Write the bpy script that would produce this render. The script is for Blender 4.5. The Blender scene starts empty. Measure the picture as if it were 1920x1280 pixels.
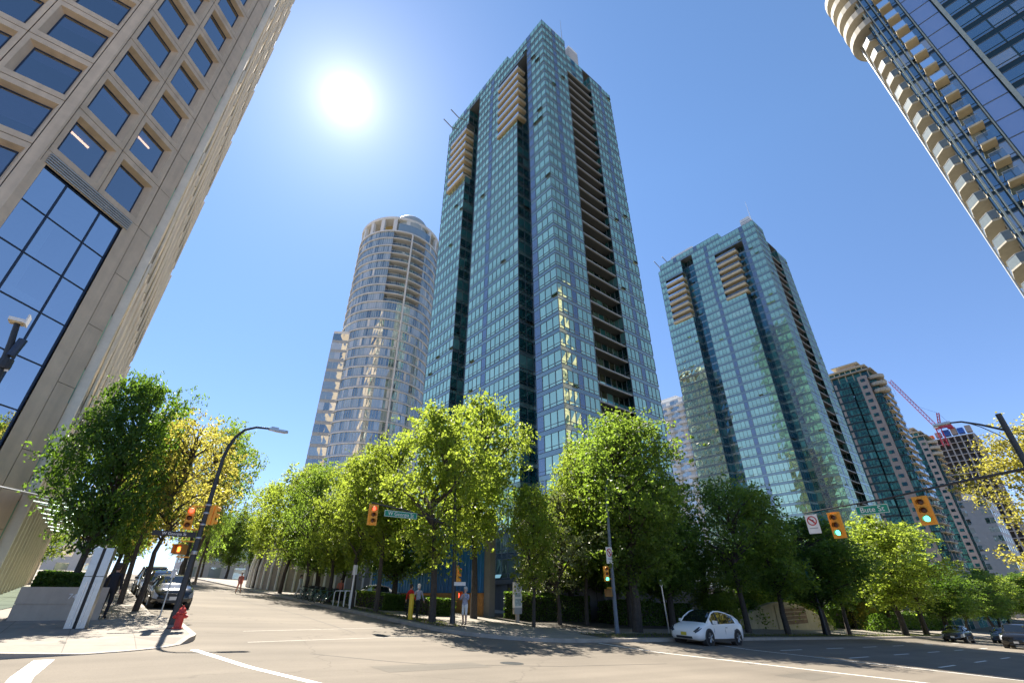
import bpy, bmesh, math, random
from mathutils import Vector, Matrix
R_ = math.radians
scene = bpy.context.scene
COL = scene.collection
# World axes: X runs down the right hand street, Y up the left hand street, the camera stands at the origin.
HEAD = R_(39.4); PITCH = R_(29.0); FPX = 853.0; HC = 1.6
CP, SP = math.cos(PITCH), math.sin(PITCH)
UX, UY = (math.sin(HEAD), math.cos(HEAD)), (math.cos(HEAD), -math.sin(HEAD))   # forward, right

def ray(px, py):
    a = (px-960)/FPX; b = -(py-640)/FPX
    r, f, z = a, CP-b*SP, SP+b*CP
    return (UX[0]*f+UY[0]*r, UX[1]*f+UY[1]*r, z)

def gz(x, y):
    if x > 140: h = -5.88-.004*(min(x, 900)-140)
    elif x > 3: h = -.042*x
    else: h = -.126-.012*(max(x, -60)-3)
    y = max(-40, min(y, 900))
    return h+.018*min(y, 14)+(.048*(min(y, 110)-14) if y > 14 else 0)+(.004*(y-110) if y > 110 else 0)

def onX(px, py, x):
    r = ray(px, py); k = x/r[0]; return Vector((x, r[1]*k, HC+r[2]*k))
def onY(px, py, y):
    r = ray(px, py); k = y/r[1]; return Vector((r[0]*k, y, HC+r[2]*k))
def atD(px, py, d):
    r = ray(px, py); k = d/math.hypot(r[0], r[1]); return Vector((r[0]*k, r[1]*k, HC+r[2]*k))
def onG(px, py):
    r = ray(px, py); k = 1.0
    for _ in range(4000):
        if HC+r[2]*k < gz(r[0]*k, r[1]*k): break
        k += .05
    return Vector((r[0]*k, r[1]*k, gz(r[0]*k, r[1]*k)))

# ---------------------------------------------------------------- mesh builder
class MB:
    def __init__(s): s.v = []; s.f = []; s.m = []; s.r = []
    def add(s, vs, fs, m=0, r=0.5):
        o = len(s.v); s.v += [tuple(v) for v in vs]
        for f in fs:
            s.f.append([i+o for i in f]); s.m.append(m); s.r.append(r)
    def quad(s, a, b, c, d, m=0, r=.5): s.add((a, b, c, d), ((0, 1, 2, 3),), m, r)
    def box(s, x0, x1, y0, y1, z0, z1, m=0, r=.5):
        s.add([(x0,y0,z0),(x1,y0,z0),(x1,y1,z0),(x0,y1,z0),(x0,y0,z1),(x1,y0,z1),(x1,y1,z1),(x0,y1,z1)],
              [(3,2,1,0),(4,5,6,7),(0,1,5,4),(1,2,6,5),(2,3,7,6),(3,0,4,7)], m, r)
    def obox(s, p0, d, n, l, w, h, m=0, r=.5):
        # box from p0 along d (length l), outward along n (width w), up h
        p0 = Vector(p0); d = Vector((d[0], d[1], 0)); n = Vector((n[0], n[1], 0)); u = Vector((0, 0, h))
        b = [p0, p0+d*l, p0+d*l+n*w, p0+n*w]
        s.add(b+[q+u for q in b], [(0,1,2,3),(7,6,5,4),(4,5,1,0),(5,6,2,1),(6,7,3,2),(7,4,0,3)], m, r)
    def prism(s, pts, z0, z1, m=0):
        n = len(pts)
        s.add([(p[0], p[1], z0) for p in pts]+[(p[0], p[1], z1) for p in pts],
              [tuple(range(n-1, -1, -1)), tuple(range(n, 2*n))]+[(i, (i+1) % n, n+(i+1) % n, n+i) for i in range(n)], m)
    def ring(s, c, ax, up, rad, n):
        ax = ax.normalized(); a = ax.cross(up)
        if a.length < 1e-4: a = ax.orthogonal()
        a.normalize(); b = ax.cross(a)
        return [c+a*(rad*math.cos(2*math.pi*i/n))+b*(rad*math.sin(2*math.pi*i/n)) for i in range(n)]
    def tube(s, pts, rad, n=8, m=0, r=.5):
        pts = [Vector(p) for p in pts]
        if not hasattr(rad, '__len__'): rad = [rad]*len(pts)
        vs = []; up = Vector((.13, .29, .95)).normalized()
        for i, p in enumerate(pts):
            ax = (pts[min(i+1, len(pts)-1)]-pts[max(i-1, 0)])
            vs += s.ring(p, ax, up, rad[i], n)
        fs = []
        for i in range(len(pts)-1):
            for j in range(n):
                fs.append((i*n+j, i*n+(j+1) % n, (i+1)*n+(j+1) % n, (i+1)*n+j))
        fs.append(tuple(range(n-1, -1, -1))); k = (len(pts)-1)*n; fs.append(tuple(range(k, k+n)))
        s.add(vs, fs, m, r)
    def lathe(s, prof, n=16, c=(0, 0, 0), m=0, ax='z'):
        vs = []; fs = []
        for rr, z in prof:
            for i in range(n):
                a = 2*math.pi*i/n; x, y = rr*math.cos(a), rr*math.sin(a)
                v = (x, y, z) if ax == 'z' else (x, z, y) if ax == 'y' else (z, x, y)
                vs.append((c[0]+v[0], c[1]+v[1], c[2]+v[2]))
        for k in range(len(prof)-1):
            for i in range(n):
                fs.append((k*n+i, k*n+(i+1) % n, (k+1)*n+(i+1) % n, (k+1)*n+i))
        fs.append(tuple(range(n-1, -1, -1))); k = (len(prof)-1)*n; fs.append(tuple(range(k, k+n)))
        s.add(vs, fs, m)
    def build(s, name, mats, parent=None, smooth=False, off=None):
        if not isinstance(mats, (list, tuple)): mats = [mats]
        me = bpy.data.meshes.new(name)
        if off is not None: s.v = [(v[0]-off[0], v[1]-off[1], v[2]-off[2]) for v in s.v]
        me.from_pydata(s.v, [], s.f)
        for mt in mats: me.materials.append(mt)
        me.polygons.foreach_set('material_index', s.m)
        at = me.attributes.new('rnd', 'FLOAT', 'FACE'); at.data.foreach_set('value', s.r)
        if smooth: me.polygons.foreach_set('use_smooth', [True]*len(s.f))
        me.update()
        o = bpy.data.objects.new(name, me); COL.objects.link(o)
        if parent: o.parent = parent
        return o

def tag(o, label=None, cat=None, group=None, kind=None):
    if label: o['label'] = label
    if cat: o['category'] = cat
    if group: o['group'] = group
    if kind: o['kind'] = kind
    return o
def thing(name, label, cat, loc=(0, 0, 0), rz=0, group=None):
    o = bpy.data.objects.new(name, None); COL.objects.link(o); o.empty_display_size = .3
    o.location = loc; o.rotation_euler = (0, 0, rz)
    return tag(o, label, cat, group)
def dup(root, loc, rz=0, label=None, group=None, sc=None):
    r = root.copy(); COL.objects.link(r); r.location = loc; r.rotation_euler = (0, 0, rz)
    if sc: r.scale = sc
    if label: r['label'] = label
    if group: r['group'] = group
    for ch in list(root.children):
        c = ch.copy(); COL.objects.link(c); c.parent = r
        for g in list(ch.children):
            d = g.copy(); COL.objects.link(d); d.parent = c
    return r

# ---------------------------------------------------------------- materials
def mat(name):
    m = bpy.data.materials.new(name); m.use_nodes = True; nt = m.node_tree; nt.nodes.clear()
    return m, nt, nt.nodes.new('ShaderNodeOutputMaterial')
def N(nt, t, **kw):
    n = nt.nodes.new(t)
    for k, v in kw.items():
        if k in n.inputs: n.inputs[k].default_value = v
        else: setattr(n, k, v)
    return n
def rgba(c): return (c[0], c[1], c[2], 1)
def plain(name, col, rough=.6, metal=0.0, var=.12, scale=3.0, bump=0.0, bscale=40, emit=None, es=0, spec=.5, streak=0.0):
    m, nt, out = mat(name); L = nt.links.new
    p = N(nt, 'ShaderNodeBsdfPrincipled', Roughness=rough, Metallic=metal)
    p.inputs['Specular IOR Level'].default_value = spec
    tc = N(nt, 'ShaderNodeTexCoord')
    if var > 0:
        nz = N(nt, 'ShaderNodeTexNoise', Scale=scale, Detail=6.0, Roughness=.65); L(tc.outputs['Object'], nz.inputs['Vector'])
        src = nz.outputs['Fac']
        if streak > 0:
            mp = N(nt, 'ShaderNodeMapping'); mp.inputs['Scale'].default_value = (1, 1, .06); L(tc.outputs['Object'], mp.inputs['Vector'])
            n2 = N(nt, 'ShaderNodeTexNoise', Scale=scale*1.5, Detail=4.0); L(mp.outputs['Vector'], n2.inputs['Vector'])
            mx0 = N(nt, 'ShaderNodeMix', data_type='FLOAT'); mx0.inputs[0].default_value = streak
            L(src, mx0.inputs[2]); L(n2.outputs['Fac'], mx0.inputs[3]); src = mx0.outputs[0]
        cr = N(nt, 'ShaderNodeValToRGB')
        cr.color_ramp.elements[0].position = .3; cr.color_ramp.elements[1].position = .7
        cr.color_ramp.elements[0].color = rgba([c*(1-var) for c in col]); cr.color_ramp.elements[1].color = rgba([min(1, c*(1+var)) for c in col])
        L(src, cr.inputs['Fac']); L(cr.outputs['Color'], p.inputs['Base Color'])
    else: p.inputs['Base Color'].default_value = rgba(col)
    if bump > 0:
        nb = N(nt, 'ShaderNodeTexNoise', Scale=bscale, Detail=4.0); L(tc.outputs['Object'], nb.inputs['Vector'])
        bp = N(nt, 'ShaderNodeBump', Strength=bump, Distance=.02); L(nb.outputs['Fac'], bp.inputs['Height']); L(bp.outputs['Normal'], p.inputs['Normal'])
    if emit:
        p.inputs['Emission Color'].default_value = rgba(emit); p.inputs['Emission Strength'].default_value = es
    L(p.outputs[0], out.inputs[0]); return m
def facade_glass(name, stops, tint, refl=.45, rough=.02, wave=.012):
    # coated curtain wall glass: tinted mirror over an interior that differs from pane to pane (blinds, dark rooms)
    m, nt, out = mat(name); L = nt.links.new
    at = N(nt, 'ShaderNodeAttribute', attribute_name='rnd')
    cr = N(nt, 'ShaderNodeValToRGB'); cr.color_ramp.interpolation = 'CONSTANT'
    el = cr.color_ramp.elements
    while len(el) < len(stops): el.new(.5)
    for e, (p, c) in zip(el, stops): e.position = p; e.color = rgba(c)
    L(at.outputs['Fac'], cr.inputs['Fac'])
    d = N(nt, 'ShaderNodeBsdfDiffuse'); L(cr.outputs['Color'], d.inputs['Color'])
    g = N(nt, 'ShaderNodeBsdfGlossy', Roughness=rough); g.inputs['Color'].default_value = rgba(tint)
    tc = N(nt, 'ShaderNodeTexCoord'); nz = N(nt, 'ShaderNodeTexNoise', Scale=.55, Detail=1.0); L(tc.outputs['Object'], nz.inputs['Vector'])
    bp = N(nt, 'ShaderNodeBump', Strength=1.0, Distance=wave); L(nz.outputs['Fac'], bp.inputs['Height']); L(bp.outputs['Normal'], g.inputs['Normal'])
    fr = N(nt, 'ShaderNodeFresnel', IOR=1.5)
    ma = N(nt, 'ShaderNodeMath', operation='MULTIPLY_ADD', use_clamp=True); L(fr.outputs[0], ma.inputs[0]); ma.inputs[1].default_value = .8; ma.inputs[2].default_value = refl
    mx = N(nt, 'ShaderNodeMixShader'); L(ma.outputs[0], mx.inputs[0]); L(d.outputs[0], mx.inputs[1]); L(g.outputs[0], mx.inputs[2])
    L(mx.outputs[0], out.inputs[0]); return m
def clear_glass(name, col, refl=.12, rough=.0, mixw=.0):
    m, nt, out = mat(name); L = nt.links.new
    t = N(nt, 'ShaderNodeBsdfTransparent'); t.inputs['Color'].default_value = rgba(col)
    g = N(nt, 'ShaderNodeBsdfGlossy', Roughness=rough); g.inputs['Color'].default_value = (.9, .95, 1, 1)
    fr = N(nt, 'ShaderNodeFresnel', IOR=1.5); ma = N(nt, 'ShaderNodeMath', operation='ADD', use_clamp=True); L(fr.outputs[0], ma.inputs[0]); ma.inputs[1].default_value = refl
    mx = N(nt, 'ShaderNodeMixShader'); L(ma.outputs[0], mx.inputs[0]); L(t.outputs[0], mx.inputs[1]); L(g.outputs[0], mx.inputs[2])
    L(mx.outputs[0], out.inputs[0]); return m
def leafmat(name, c0, c1, tr, trw=.5):
    m, nt, out = mat(name); L = nt.links.new
    at = N(nt, 'ShaderNodeAttribute', attribute_name='rnd'); oi = N(nt, 'ShaderNodeObjectInfo')
    cr = N(nt, 'ShaderNodeValToRGB'); cr.color_ramp.elements[0].color = rgba(c0); cr.color_ramp.elements[1].color = rgba(c1)
    L(at.outputs['Fac'], cr.inputs['Fac'])
    hv = N(nt, 'ShaderNodeHueSaturation'); L(cr.outputs['Color'], hv.inputs['Color'])
    mr = N(nt, 'ShaderNodeMapRange'); mr.inputs[3].default_value = .485; mr.inputs[4].default_value = .515; L(oi.outputs['Random'], mr.inputs[0]); L(mr.outputs[0], hv.inputs['Hue'])
    d = N(nt, 'ShaderNodeBsdfPrincipled', Roughness=.45); L(hv.outputs['Color'], d.inputs['Base Color']); d.inputs['Specular IOR Level'].default_value = .4
    t = N(nt, 'ShaderNodeBsdfTranslucent')
    cr2 = N(nt, 'ShaderNodeValToRGB'); cr2.color_ramp.elements[0].color = rgba([c*.62 for c in tr]); cr2.color_ramp.elements[1].color = rgba(tr)
    L(at.outputs['Fac'], cr2.inputs['Fac']); L(cr2.outputs['Color'], t.inputs['Color'])
    mx = N(nt, 'ShaderNodeMixShader'); mx.inputs[0].default_value = trw; L(d.outputs[0], mx.inputs[1]); L(t.outputs[0], mx.inputs[2])
    L(mx.outputs[0], out.inputs[0]); return m

def asphalt(name, col):
    m, nt, out = mat(name); L = nt.links.new
    p = N(nt, 'ShaderNodeBsdfPrincipled', Roughness=.85); p.inputs['Specular IOR Level'].default_value = .25
    tc = N(nt, 'ShaderNodeTexCoord')
    big = N(nt, 'ShaderNodeTexNoise', Scale=.16, Detail=5.0, Roughness=.6); L(tc.outputs['Object'], big.inputs['Vector'])
    mp = N(nt, 'ShaderNodeMapping'); mp.inputs['Scale'].default_value = (.05, 1.3, 1); L(tc.outputs['Object'], mp.inputs['Vector'])
    lane = N(nt, 'ShaderNodeTexNoise', Scale=.7, Detail=3.0); L(mp.outputs['Vector'], lane.inputs['Vector'])
    fine = N(nt, 'ShaderNodeTexNoise', Scale=28, Detail=3.0, Roughness=.8); L(tc.outputs['Object'], fine.inputs['Vector'])
    def madd(a, wa, b, wb):
        x = N(nt, 'ShaderNodeMath', operation='MULTIPLY'); L(a, x.inputs[0]); x.inputs[1].default_value = wa
        y = N(nt, 'ShaderNodeMath', operation='MULTIPLY_ADD'); L(b, y.inputs[0]); y.inputs[1].default_value = wb; L(x.outputs[0], y.inputs[2]); return y.outputs[0]
    s = madd(madd(big.outputs['Fac'], .45, lane.outputs['Fac'], .35), 1, fine.outputs['Fac'], .3)
    cr = N(nt, 'ShaderNodeValToRGB'); cr.color_ramp.elements[0].position = .36; cr.color_ramp.elements[1].position = .72
    cr.color_ramp.elements[0].color = rgba([c*.58 for c in col]); cr.color_ramp.elements[1].color = rgba([c*1.2 for c in col]); L(s, cr.inputs['Fac'])
    # fine cracks and sealed seams
    vo = N(nt, 'ShaderNodeTexVoronoi', feature='DISTANCE_TO_EDGE', Scale=.13)
    wn = N(nt, 'ShaderNodeTexNoise', Scale=1.2, Detail=4.0); L(tc.outputs['Object'], wn.inputs['Vector'])
    av = N(nt, 'ShaderNodeVectorMath', operation='ADD'); L(tc.outputs['Object'], av.inputs[0]); L(wn.outputs['Color'], av.inputs[1]); L(av.outputs[0], vo.inputs['Vector'])
    lt = N(nt, 'ShaderNodeMath', operation='LESS_THAN'); L(vo.outputs['Distance'], lt.inputs[0]); lt.inputs[1].default_value = .0035
    mk = N(nt, 'ShaderNodeMath', operation='MULTIPLY'); L(lt.outputs[0], mk.inputs[0]); mk.inputs[1].default_value = .28
    mx = N(nt, 'ShaderNodeMix', data_type='RGBA'); L(mk.outputs[0], mx.inputs[0]); L(cr.outputs['Color'], mx.inputs[6]); mx.inputs[7].default_value = rgba([c*.35 for c in col])
    L(mx.outputs[2], p.inputs['Base Color'])
    bp = N(nt, 'ShaderNodeBump', Strength=.25, Distance=.01); L(fine.outputs['Fac'], bp.inputs['Height']); L(bp.outputs['Normal'], p.inputs['Normal'])
    L(p.outputs[0], out.inputs[0]); return m

def paving(name, col, sx=1.5, sy=1.5):
    m, nt, out = mat(name); L = nt.links.new
    p = N(nt, 'ShaderNodeBsdfPrincipled', Roughness=.85); tc = N(nt, 'ShaderNodeTexCoord')
    br = N(nt, 'ShaderNodeTexBrick', Scale=1.0); br.offset = 0; br.inputs['Mortar Size'].default_value = .012
    br.inputs['Brick Width'].default_value = sx; br.inputs['Row Height'].default_value = sy
    br.inputs['Color1'].default_value = rgba(col); br.inputs['Color2'].default_value = rgba([c*.9 for c in col]); br.inputs['Mortar'].default_value = rgba([c*.55 for c in col])
    L(tc.outputs['Object'], br.inputs['Vector'])
    nz = N(nt, 'ShaderNodeTexNoise', Scale=1.1, Detail=7.0, Roughness=.7); L(tc.outputs['Object'], nz.inputs['Vector'])
    mr = N(nt, 'ShaderNodeMapRange'); mr.inputs[1].default_value = .3; mr.inputs[2].default_value = .7; mr.inputs[3].default_value = .78; mr.inputs[4].default_value = 1.12; L(nz.outputs['Fac'], mr.inputs[0])
    vm = N(nt, 'ShaderNodeVectorMath', operation='MULTIPLY'); L(br.outputs['Color'], vm.inputs[0]); L(mr.outputs[0], vm.inputs[1])
    L(vm.outputs[0], p.inputs['Base Color']); L(p.outputs[0], out.inputs[0]); return m

M = {}
M['asphalt'] = asphalt('asphalt', (.185, .158, .124))
M['paving'] = paving('concrete_paving', (.275, .24, .195))
M['kerb'] = plain('kerb_concrete', (.36, .32, .27), .85, var=.18, scale=2)
M['paint_worn'] = plain('worn_paint', (.33, .30, .25), .8, var=.25, scale=7)
M['paint'] = plain('road_paint', (.80, .78, .72), .7, var=.22, scale=9)
M['concrete'] = plain('precast_concrete', (.66, .525, .38), .85, var=.2, scale=1.2, bump=.15, bscale=60, streak=.55)
M['concrete2'] = plain('precast_fin', (.80, .72, .58), .8, var=.08, scale=2)
M['planter'] = plain('planter_concrete', (.44, .37, .29), .85, var=.12, scale=3, bump=.2, streak=.4)
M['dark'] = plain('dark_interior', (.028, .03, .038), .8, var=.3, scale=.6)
M['joint'] = plain('dark_joint', (.06, .055, .05), .8, var=0)
M['metal'] = plain('brushed_metal', (.45, .46, .46), .35, metal=.9, var=.08, scale=8)
M['blackmetal'] = plain('black_painted_metal', (.022, .024, .027), .45, var=.2, scale=6)
M['bluegrey'] = plain('bluegrey_pole', (.12, .15, .18), .5, var=.2, scale=5)
M['mullion'] = plain('grey_aluminium', (.22, .235, .25), .4, metal=.5, var=.06)
M['mullionw'] = plain('pale_aluminium', (.50, .51, .50), .45, metal=.3, var=.06)
M['navyframe'] = plain('navy_frame', (.02, .035, .07), .4, var=.1)
TEAL = [(0, (.006, .04, .045)), (.25, (.012, .07, .075)), (.5, (.03, .13, .13)), (.7, (.07, .24, .24)), (.84, (.16, .36, .34)), (.93, (.32, .42, .38)), (.97, (.006, .014, .018))]
M['teal'] = facade_glass('teal_glass', TEAL, (.90, 1.0, .64), .66)
M['tealpier'] = facade_glass('pier_glass', [(0, (.05, .06, .085)), (.5, (.07, .08, .105))], (.72, .76, .80), .30)
M['spandrel'] = facade_glass('spandrel_glass', [(0, (.075, .10, .115)), (.6, (.12, .155, .165))], (.85, .92, .80), .28, .08)
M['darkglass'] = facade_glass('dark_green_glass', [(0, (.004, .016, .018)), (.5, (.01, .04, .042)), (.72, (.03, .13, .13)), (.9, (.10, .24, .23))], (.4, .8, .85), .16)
M['paleglass'] = facade_glass('pale_blue_glass', [(0, (.09, .13, .15)), (.22, (.24, .29, .29)), (.5, (.40, .45, .44)), (.76, (.56, .58, .56)), (.94, (.03, .04, .05))], (.92, .95, .92), .30)
M['lobby'] = clear_glass('lobby_glass', (.66, .86, 1.0), .60)
M['winglass'] = clear_glass('office_window_glass', (.30, .30, .46), .30)
M['canopyglass'] = clear_glass('canopy_glass', (.55, .72, .66), .12)
M['railglass'] = clear_glass('railing_glass', (.50, .60, .62), .08)
M['whitecon'] = plain('white_concrete', (.76, .75, .72), .8, var=.07, scale=1)
M['soffit'] = plain('balcony_soffit', (.66, .55, .36), .8, var=.12, scale=1.5)
M['cream'] = plain('cream_soffit', (.44, .405, .33), .8, var=.1, scale=2)
M['tan'] = plain('tan_concrete', (.40, .335, .29), .85, var=.1, scale=1)
M['lamp'] = plain('warm_lamp', (.9, .8, .6), .5, var=0, emit=(1, .62, .25), es=2.2)
M['bark'] = plain('tree_bark', (.055, .045, .036), .9, var=.35, scale=9, bump=.6, bscale=25)
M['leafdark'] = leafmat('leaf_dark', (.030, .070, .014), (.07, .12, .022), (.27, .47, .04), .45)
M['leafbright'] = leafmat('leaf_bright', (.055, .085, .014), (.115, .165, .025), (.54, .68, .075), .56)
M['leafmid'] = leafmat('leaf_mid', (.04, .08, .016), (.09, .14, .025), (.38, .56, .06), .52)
M['leafyellow'] = leafmat('leaf_yellow', (.10, .09, .016), (.19, .17, .03), (.72, .66, .11), .56)
M['leaforange'] = leafmat('leaf_turning', (.10, .075, .016), (.22, .15, .025), (.80, .56, .10), .55)
M['leafpale'] = leafmat('leaf_pale', (.10, .13, .05), (.30, .33, .17), (.30, .36, .09), .4)
M['grass'] = leafmat('grass_blades', (.06, .085, .015), (.14, .16, .03), (.30, .34, .03), .4)
M['soil'] = plain('garden_soil', (.05, .042, .03), .95, var=.3, scale=5)
M['white_paint'] = plain('white_car_paint', (.86, .84, .80), .22, var=0, spec=.7)
M['black_paint'] = plain('black_car_paint', (.012, .013, .015), .15, var=0, spec=.8)
M['silver_paint'] = plain('silver_car_paint', (.42, .43, .45), .25, metal=.6, var=0)
M['navy_paint'] = plain('blue_car_paint', (.03, .055, .12), .2, var=0, spec=.8)
M['carglass'] = facade_glass('car_glass', [(0, (.006, .008, .009)), (.5, (.01, .013, .014))], (.9, .95, 1), .06, .01, 0)
M['rubber'] = plain('tyre_rubber', (.014, .014, .015), .8, var=.1)
M['rim'] = plain('alloy_rim', (.38, .39, .40), .3, metal=.8, var=0)
M['redlens'] = plain('red_lens_dark', (.16, .015, .012), .3, var=0)
M['headlamp'] = plain('headlamp_glass', (.35, .37, .40), .1, var=0, spec=.9)
M['sigyellow'] = plain('signal_yellow', (.78, .34, .025), .5, var=.06)
M['sigdark'] = plain('signal_lens_dark', (.10, .035, .012), .35, var=0)
M['siggreen'] = plain('signal_green_lit', (.1, .9, .6), .4, var=0, emit=(.08, 1.0, .62), es=1.6)
M['sigred'] = plain('signal_red_lit', (.9, .1, .06), .4, var=0, emit=(1.0, .07, .035), es=1.6)
M['sigorange'] = plain('hand_orange_lit', (.9, .4, .06), .4, var=0, emit=(1.0, .22, .03), es=1.3)
M['signgreen'] = plain('street_sign_green', (.0, .22, .13), .45, var=.05)
M['signwhite'] = plain('sign_white', (.78, .76, .72), .5, var=.04)
M['signred'] = plain('sign_red', (.50, .03, .03), .5, var=0)
M['signblack'] = plain('sign_black', (.02, .02, .02), .6, var=0)
M['hydrantred'] = plain('hydrant_red', (.50, .035, .025), .45, var=.15, scale=8)
M['yellowpost'] = plain('yellow_post', (.72, .48, .02), .5, var=.1, scale=6)
M['bluewall'] = plain('blue_corrugated', (.012, .13, .36), .5, var=.25, scale=2, streak=.7)
M['wood'] = plain('orange_timber', (.42, .20, .06), .7, var=.3, scale=4)
M['greywall'] = plain('grey_stone', (.17, .165, .16), .85, var=.2, scale=1.2, streak=.5)
M['skin'] = plain('skin', (.50, .30, .21), .55, var=.05)
M['hair'] = plain('hair_dark', (.03, .022, .018), .6, var=.2)
M['hairgrey'] = plain('hair_grey', (.45, .43, .40), .6, var=.2)
M['cloth_red'] = plain('red_cloth', (.55, .02, .02), .8, var=.1)
M['cloth_black'] = plain('black_cloth', (.014, .014, .018), .85, var=.2)
M['cloth_grey'] = plain('grey_check_cloth', (.34, .35, .42), .85, var=.35, scale=14)
M['cloth_white'] = plain('white_cloth', (.72, .69, .62), .8, var=.06)
M['cloth_pink'] = plain('coral_cloth', (.60, .18, .13), .8, var=.1)
M['crane'] = plain('crane_red', (.42, .03, .06), .5, var=.1)
M['bluetarp'] = plain('blue_tarp', (.03, .13, .50), .6, var=.1)
M['orangetarp'] = plain('orange_tarp', (.75, .18, .04), .6, var=.1)
M['plate'] = plain('yellow_plate', (.60, .48, .05), .5, var=.1)
M['frost'] = plain('frosted_rail', (.17, .20, .20), .25, var=.1, spec=.6)
M['palegrey'] = plain('pale_grey_render', (.50, .50, .51), .8, var=.08, scale=.5)
M['patch'] = asphalt('newer_asphalt', (.15, .132, .106))
# ---------------------------------------------------------------- setting
def ground_sheet():
    xs = [-1500, -400, -60, -30, 3, 20, 60, 140, 400, 900, 1500]; ys = [-1500, -400, -40, 0, 14, 40, 110, 300, 900, 1500]
    b = MB(); vs = [(x, y, gz(x, y)) for y in ys for x in xs]; n = len(xs)
    b.add(vs, [(j*n+i, j*n+i+1, (j+1)*n+i+1, (j+1)*n+i) for j in range(len(ys)-1) for i in range(n-1)])
    o = b.build('road', M['asphalt']); tag(o, 'pale sunlit asphalt of the two crossing streets', kind='structure')
ground_sheet()

def block(name, pts, inset=(1, 1)):
    # raised pavement: outline points (x, y, height above the road); a kerb strip runs along the outline
    n = len(pts); cx = sum(p[0] for p in pts)/n; cy = sum(p[1] for p in pts)/n
    def off(d):
        out = []
        for i in range(n):
            a, c, b_ = [Vector(pts[(i+k) % n][:2]) for k in (-1, 0, 1)]
            d1 = (c-a).normalized(); d2 = (b_-c).normalized()
            n1 = Vector((-d1.y, d1.x)); n2 = Vector((-d2.y, d2.x)); m = (n1+n2)
            m = m/max(.3, m.length_squared)*2 if m.length > 0 else n1
            q = c+m*d; out.append((q.x, q.y))
        return out
    kw = off(.18); ins = off(1.7)
    k = MB()
    for i in range(n):
        j = (i+1) % n
        A = [(pts[q][0], pts[q][1], gz(pts[q][0], pts[q][1])+h) for q in (i, j) for h in (-.3, pts[q][2])]
        B = [(kw[q][0], kw[q][1], gz(*kw[q])+h) for q in (i, j) for h in (-.3, pts[q][2])]
        k.quad(A[0], A[2], A[3], A[1]); k.quad(A[1], A[3], B[3], B[1])
    tag(k.build('kerb', M['kerb']), kind='structure')
    p = MB()
    for i in range(n):
        j = (i+1) % n
        p.quad(*[(x, y, gz(x, y)+z) for x, y, z in ((*kw[i], pts[i][2]-.004), (*kw[j], pts[j][2]-.004), (*ins[j], .13), (*ins[i], .13))])
    p.add([(x, y, gz(x, y)+.13) for x, y in ins], [tuple(range(n))])
    tag(p.build('pavement', M['paving']), kind='structure')
def arc(cx, cy, r, a0, a1, n, h): return [(cx+r*math.cos(R_(a0+(a1-a0)*i/n)), cy+r*math.sin(R_(a0+(a1-a0)*i/n)), h if not callable(h) else h(i/n)) for i in range(n+1)]
KH = .14
block('left', [(-59, 17.0, KH), (-4, 16.8, KH), (-1.5, 16.9, KH), (.4, 17.0, .02)]+arc(.6, 19.6, 2.5, -80, -8, 7, lambda f: .02 if f < .62 else KH)+[(3.1, 23, KH), (2.4, 26.5, KH), (2.4, 109, KH), (-59, 109, KH)])
block('right', arc(18.3, 22.3, 5, 180, 270, 9, KH)+[(139, 17.3, KH), (139, 109, KH), (13.3, 109, KH)])
block('near', [(-59, -39, KH), (2.5, -39, KH)]+arc(-1, -3.2, 4, 0, 90, 6, KH)+[(-59, .8, KH)])
block('near2', [(13.3, -39, KH), (139, -39, KH), (139, 2.9, KH), (50, 2.9, KH), (45, .3, KH)]+arc(17.3, -3.7, 4, 90, 180, 6, KH))

def strip(b, p, q, w, dz=.004):
    p = Vector(p); q = Vector(q); d = (q-p); L = d.length; d /= L; n = Vector((-d.y, d.x))*(w/2); k = max(1, int(L/.4))
    for i in range(k):
        a = p+d*(L*i/k); c = p+d*(L*(i+1)/k)
        P = [a-n, c-n, c+n, a+n]; b.quad(*[(v.x, v.y, gz(v.x, v.y)+dz) for v in P])
def marking(segs, w, nm='road_marking', m='paint'):
    b = MB()
    for p, q in segs: strip(b, p, q, w)
    tag(b.build(nm, M[m]), kind='structure')
marking([((2.75, 17.0), (4.15, 11.3)), ((4.15, 11.3), (5.2, 3))], .2)
marking([((-.25, 16.5), (-.45, 14.4)), ((-.45, 14.4), (-.5, 3))], .36)
marking([((19.3, 17.1), (20.9, 3))], .15); marking([((27.5, 16.5), (26.0, 3))], .15)
marking([((4.4, 18.4), (12.9, 20.2))], .12, m='paint_worn'); marking([((4.9, 21.5), (13.0, 23.6))], .12, m='paint_worn')
for y0, xs in ((13.2, (29, 35, 41, 47, 55, 64, 75)), (9.9, (28.5, 35, 41.5, 48, 56)), (6.6, (28.5, 35, 41.5, 49)), (3.4, (28.5, 35, 41.5))):
    marking([((x, y0), (x+2.6, y0)) for x in xs], .12)
for pts in (((5.5, 15.8), (8, 13.2), (11.5, 11.8), (16, 11.2)), ((9.0, 21), (9.4, 30), (8.8, 42)), ((1, 9.5), (5, 9.0), (9.5, 8.8)), ((16, 15.2), (24, 14.8), (33, 15.0))):
    b = MB()
    for p_, q_ in zip(pts, pts[1:]): strip(b, p_, q_, .045, .003)
    tag(b.build('tar_seam', M['joint']), kind='structure')
for (x0, x1, y0, y1) in ((6.2, 9.4, 12.2, 13.3), (11.2, 12.6, 16.0, 19.4), (17, 19.4, 7.0, 8.1)):
    b = MB(); b.quad(*[(x, y, gz(x, y)+.0025) for x, y in ((x0, y0), (x1, y0+.1), (x1, y1), (x0, y1))]); tag(b.build('road_patch', M['patch']), kind='structure')
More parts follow.
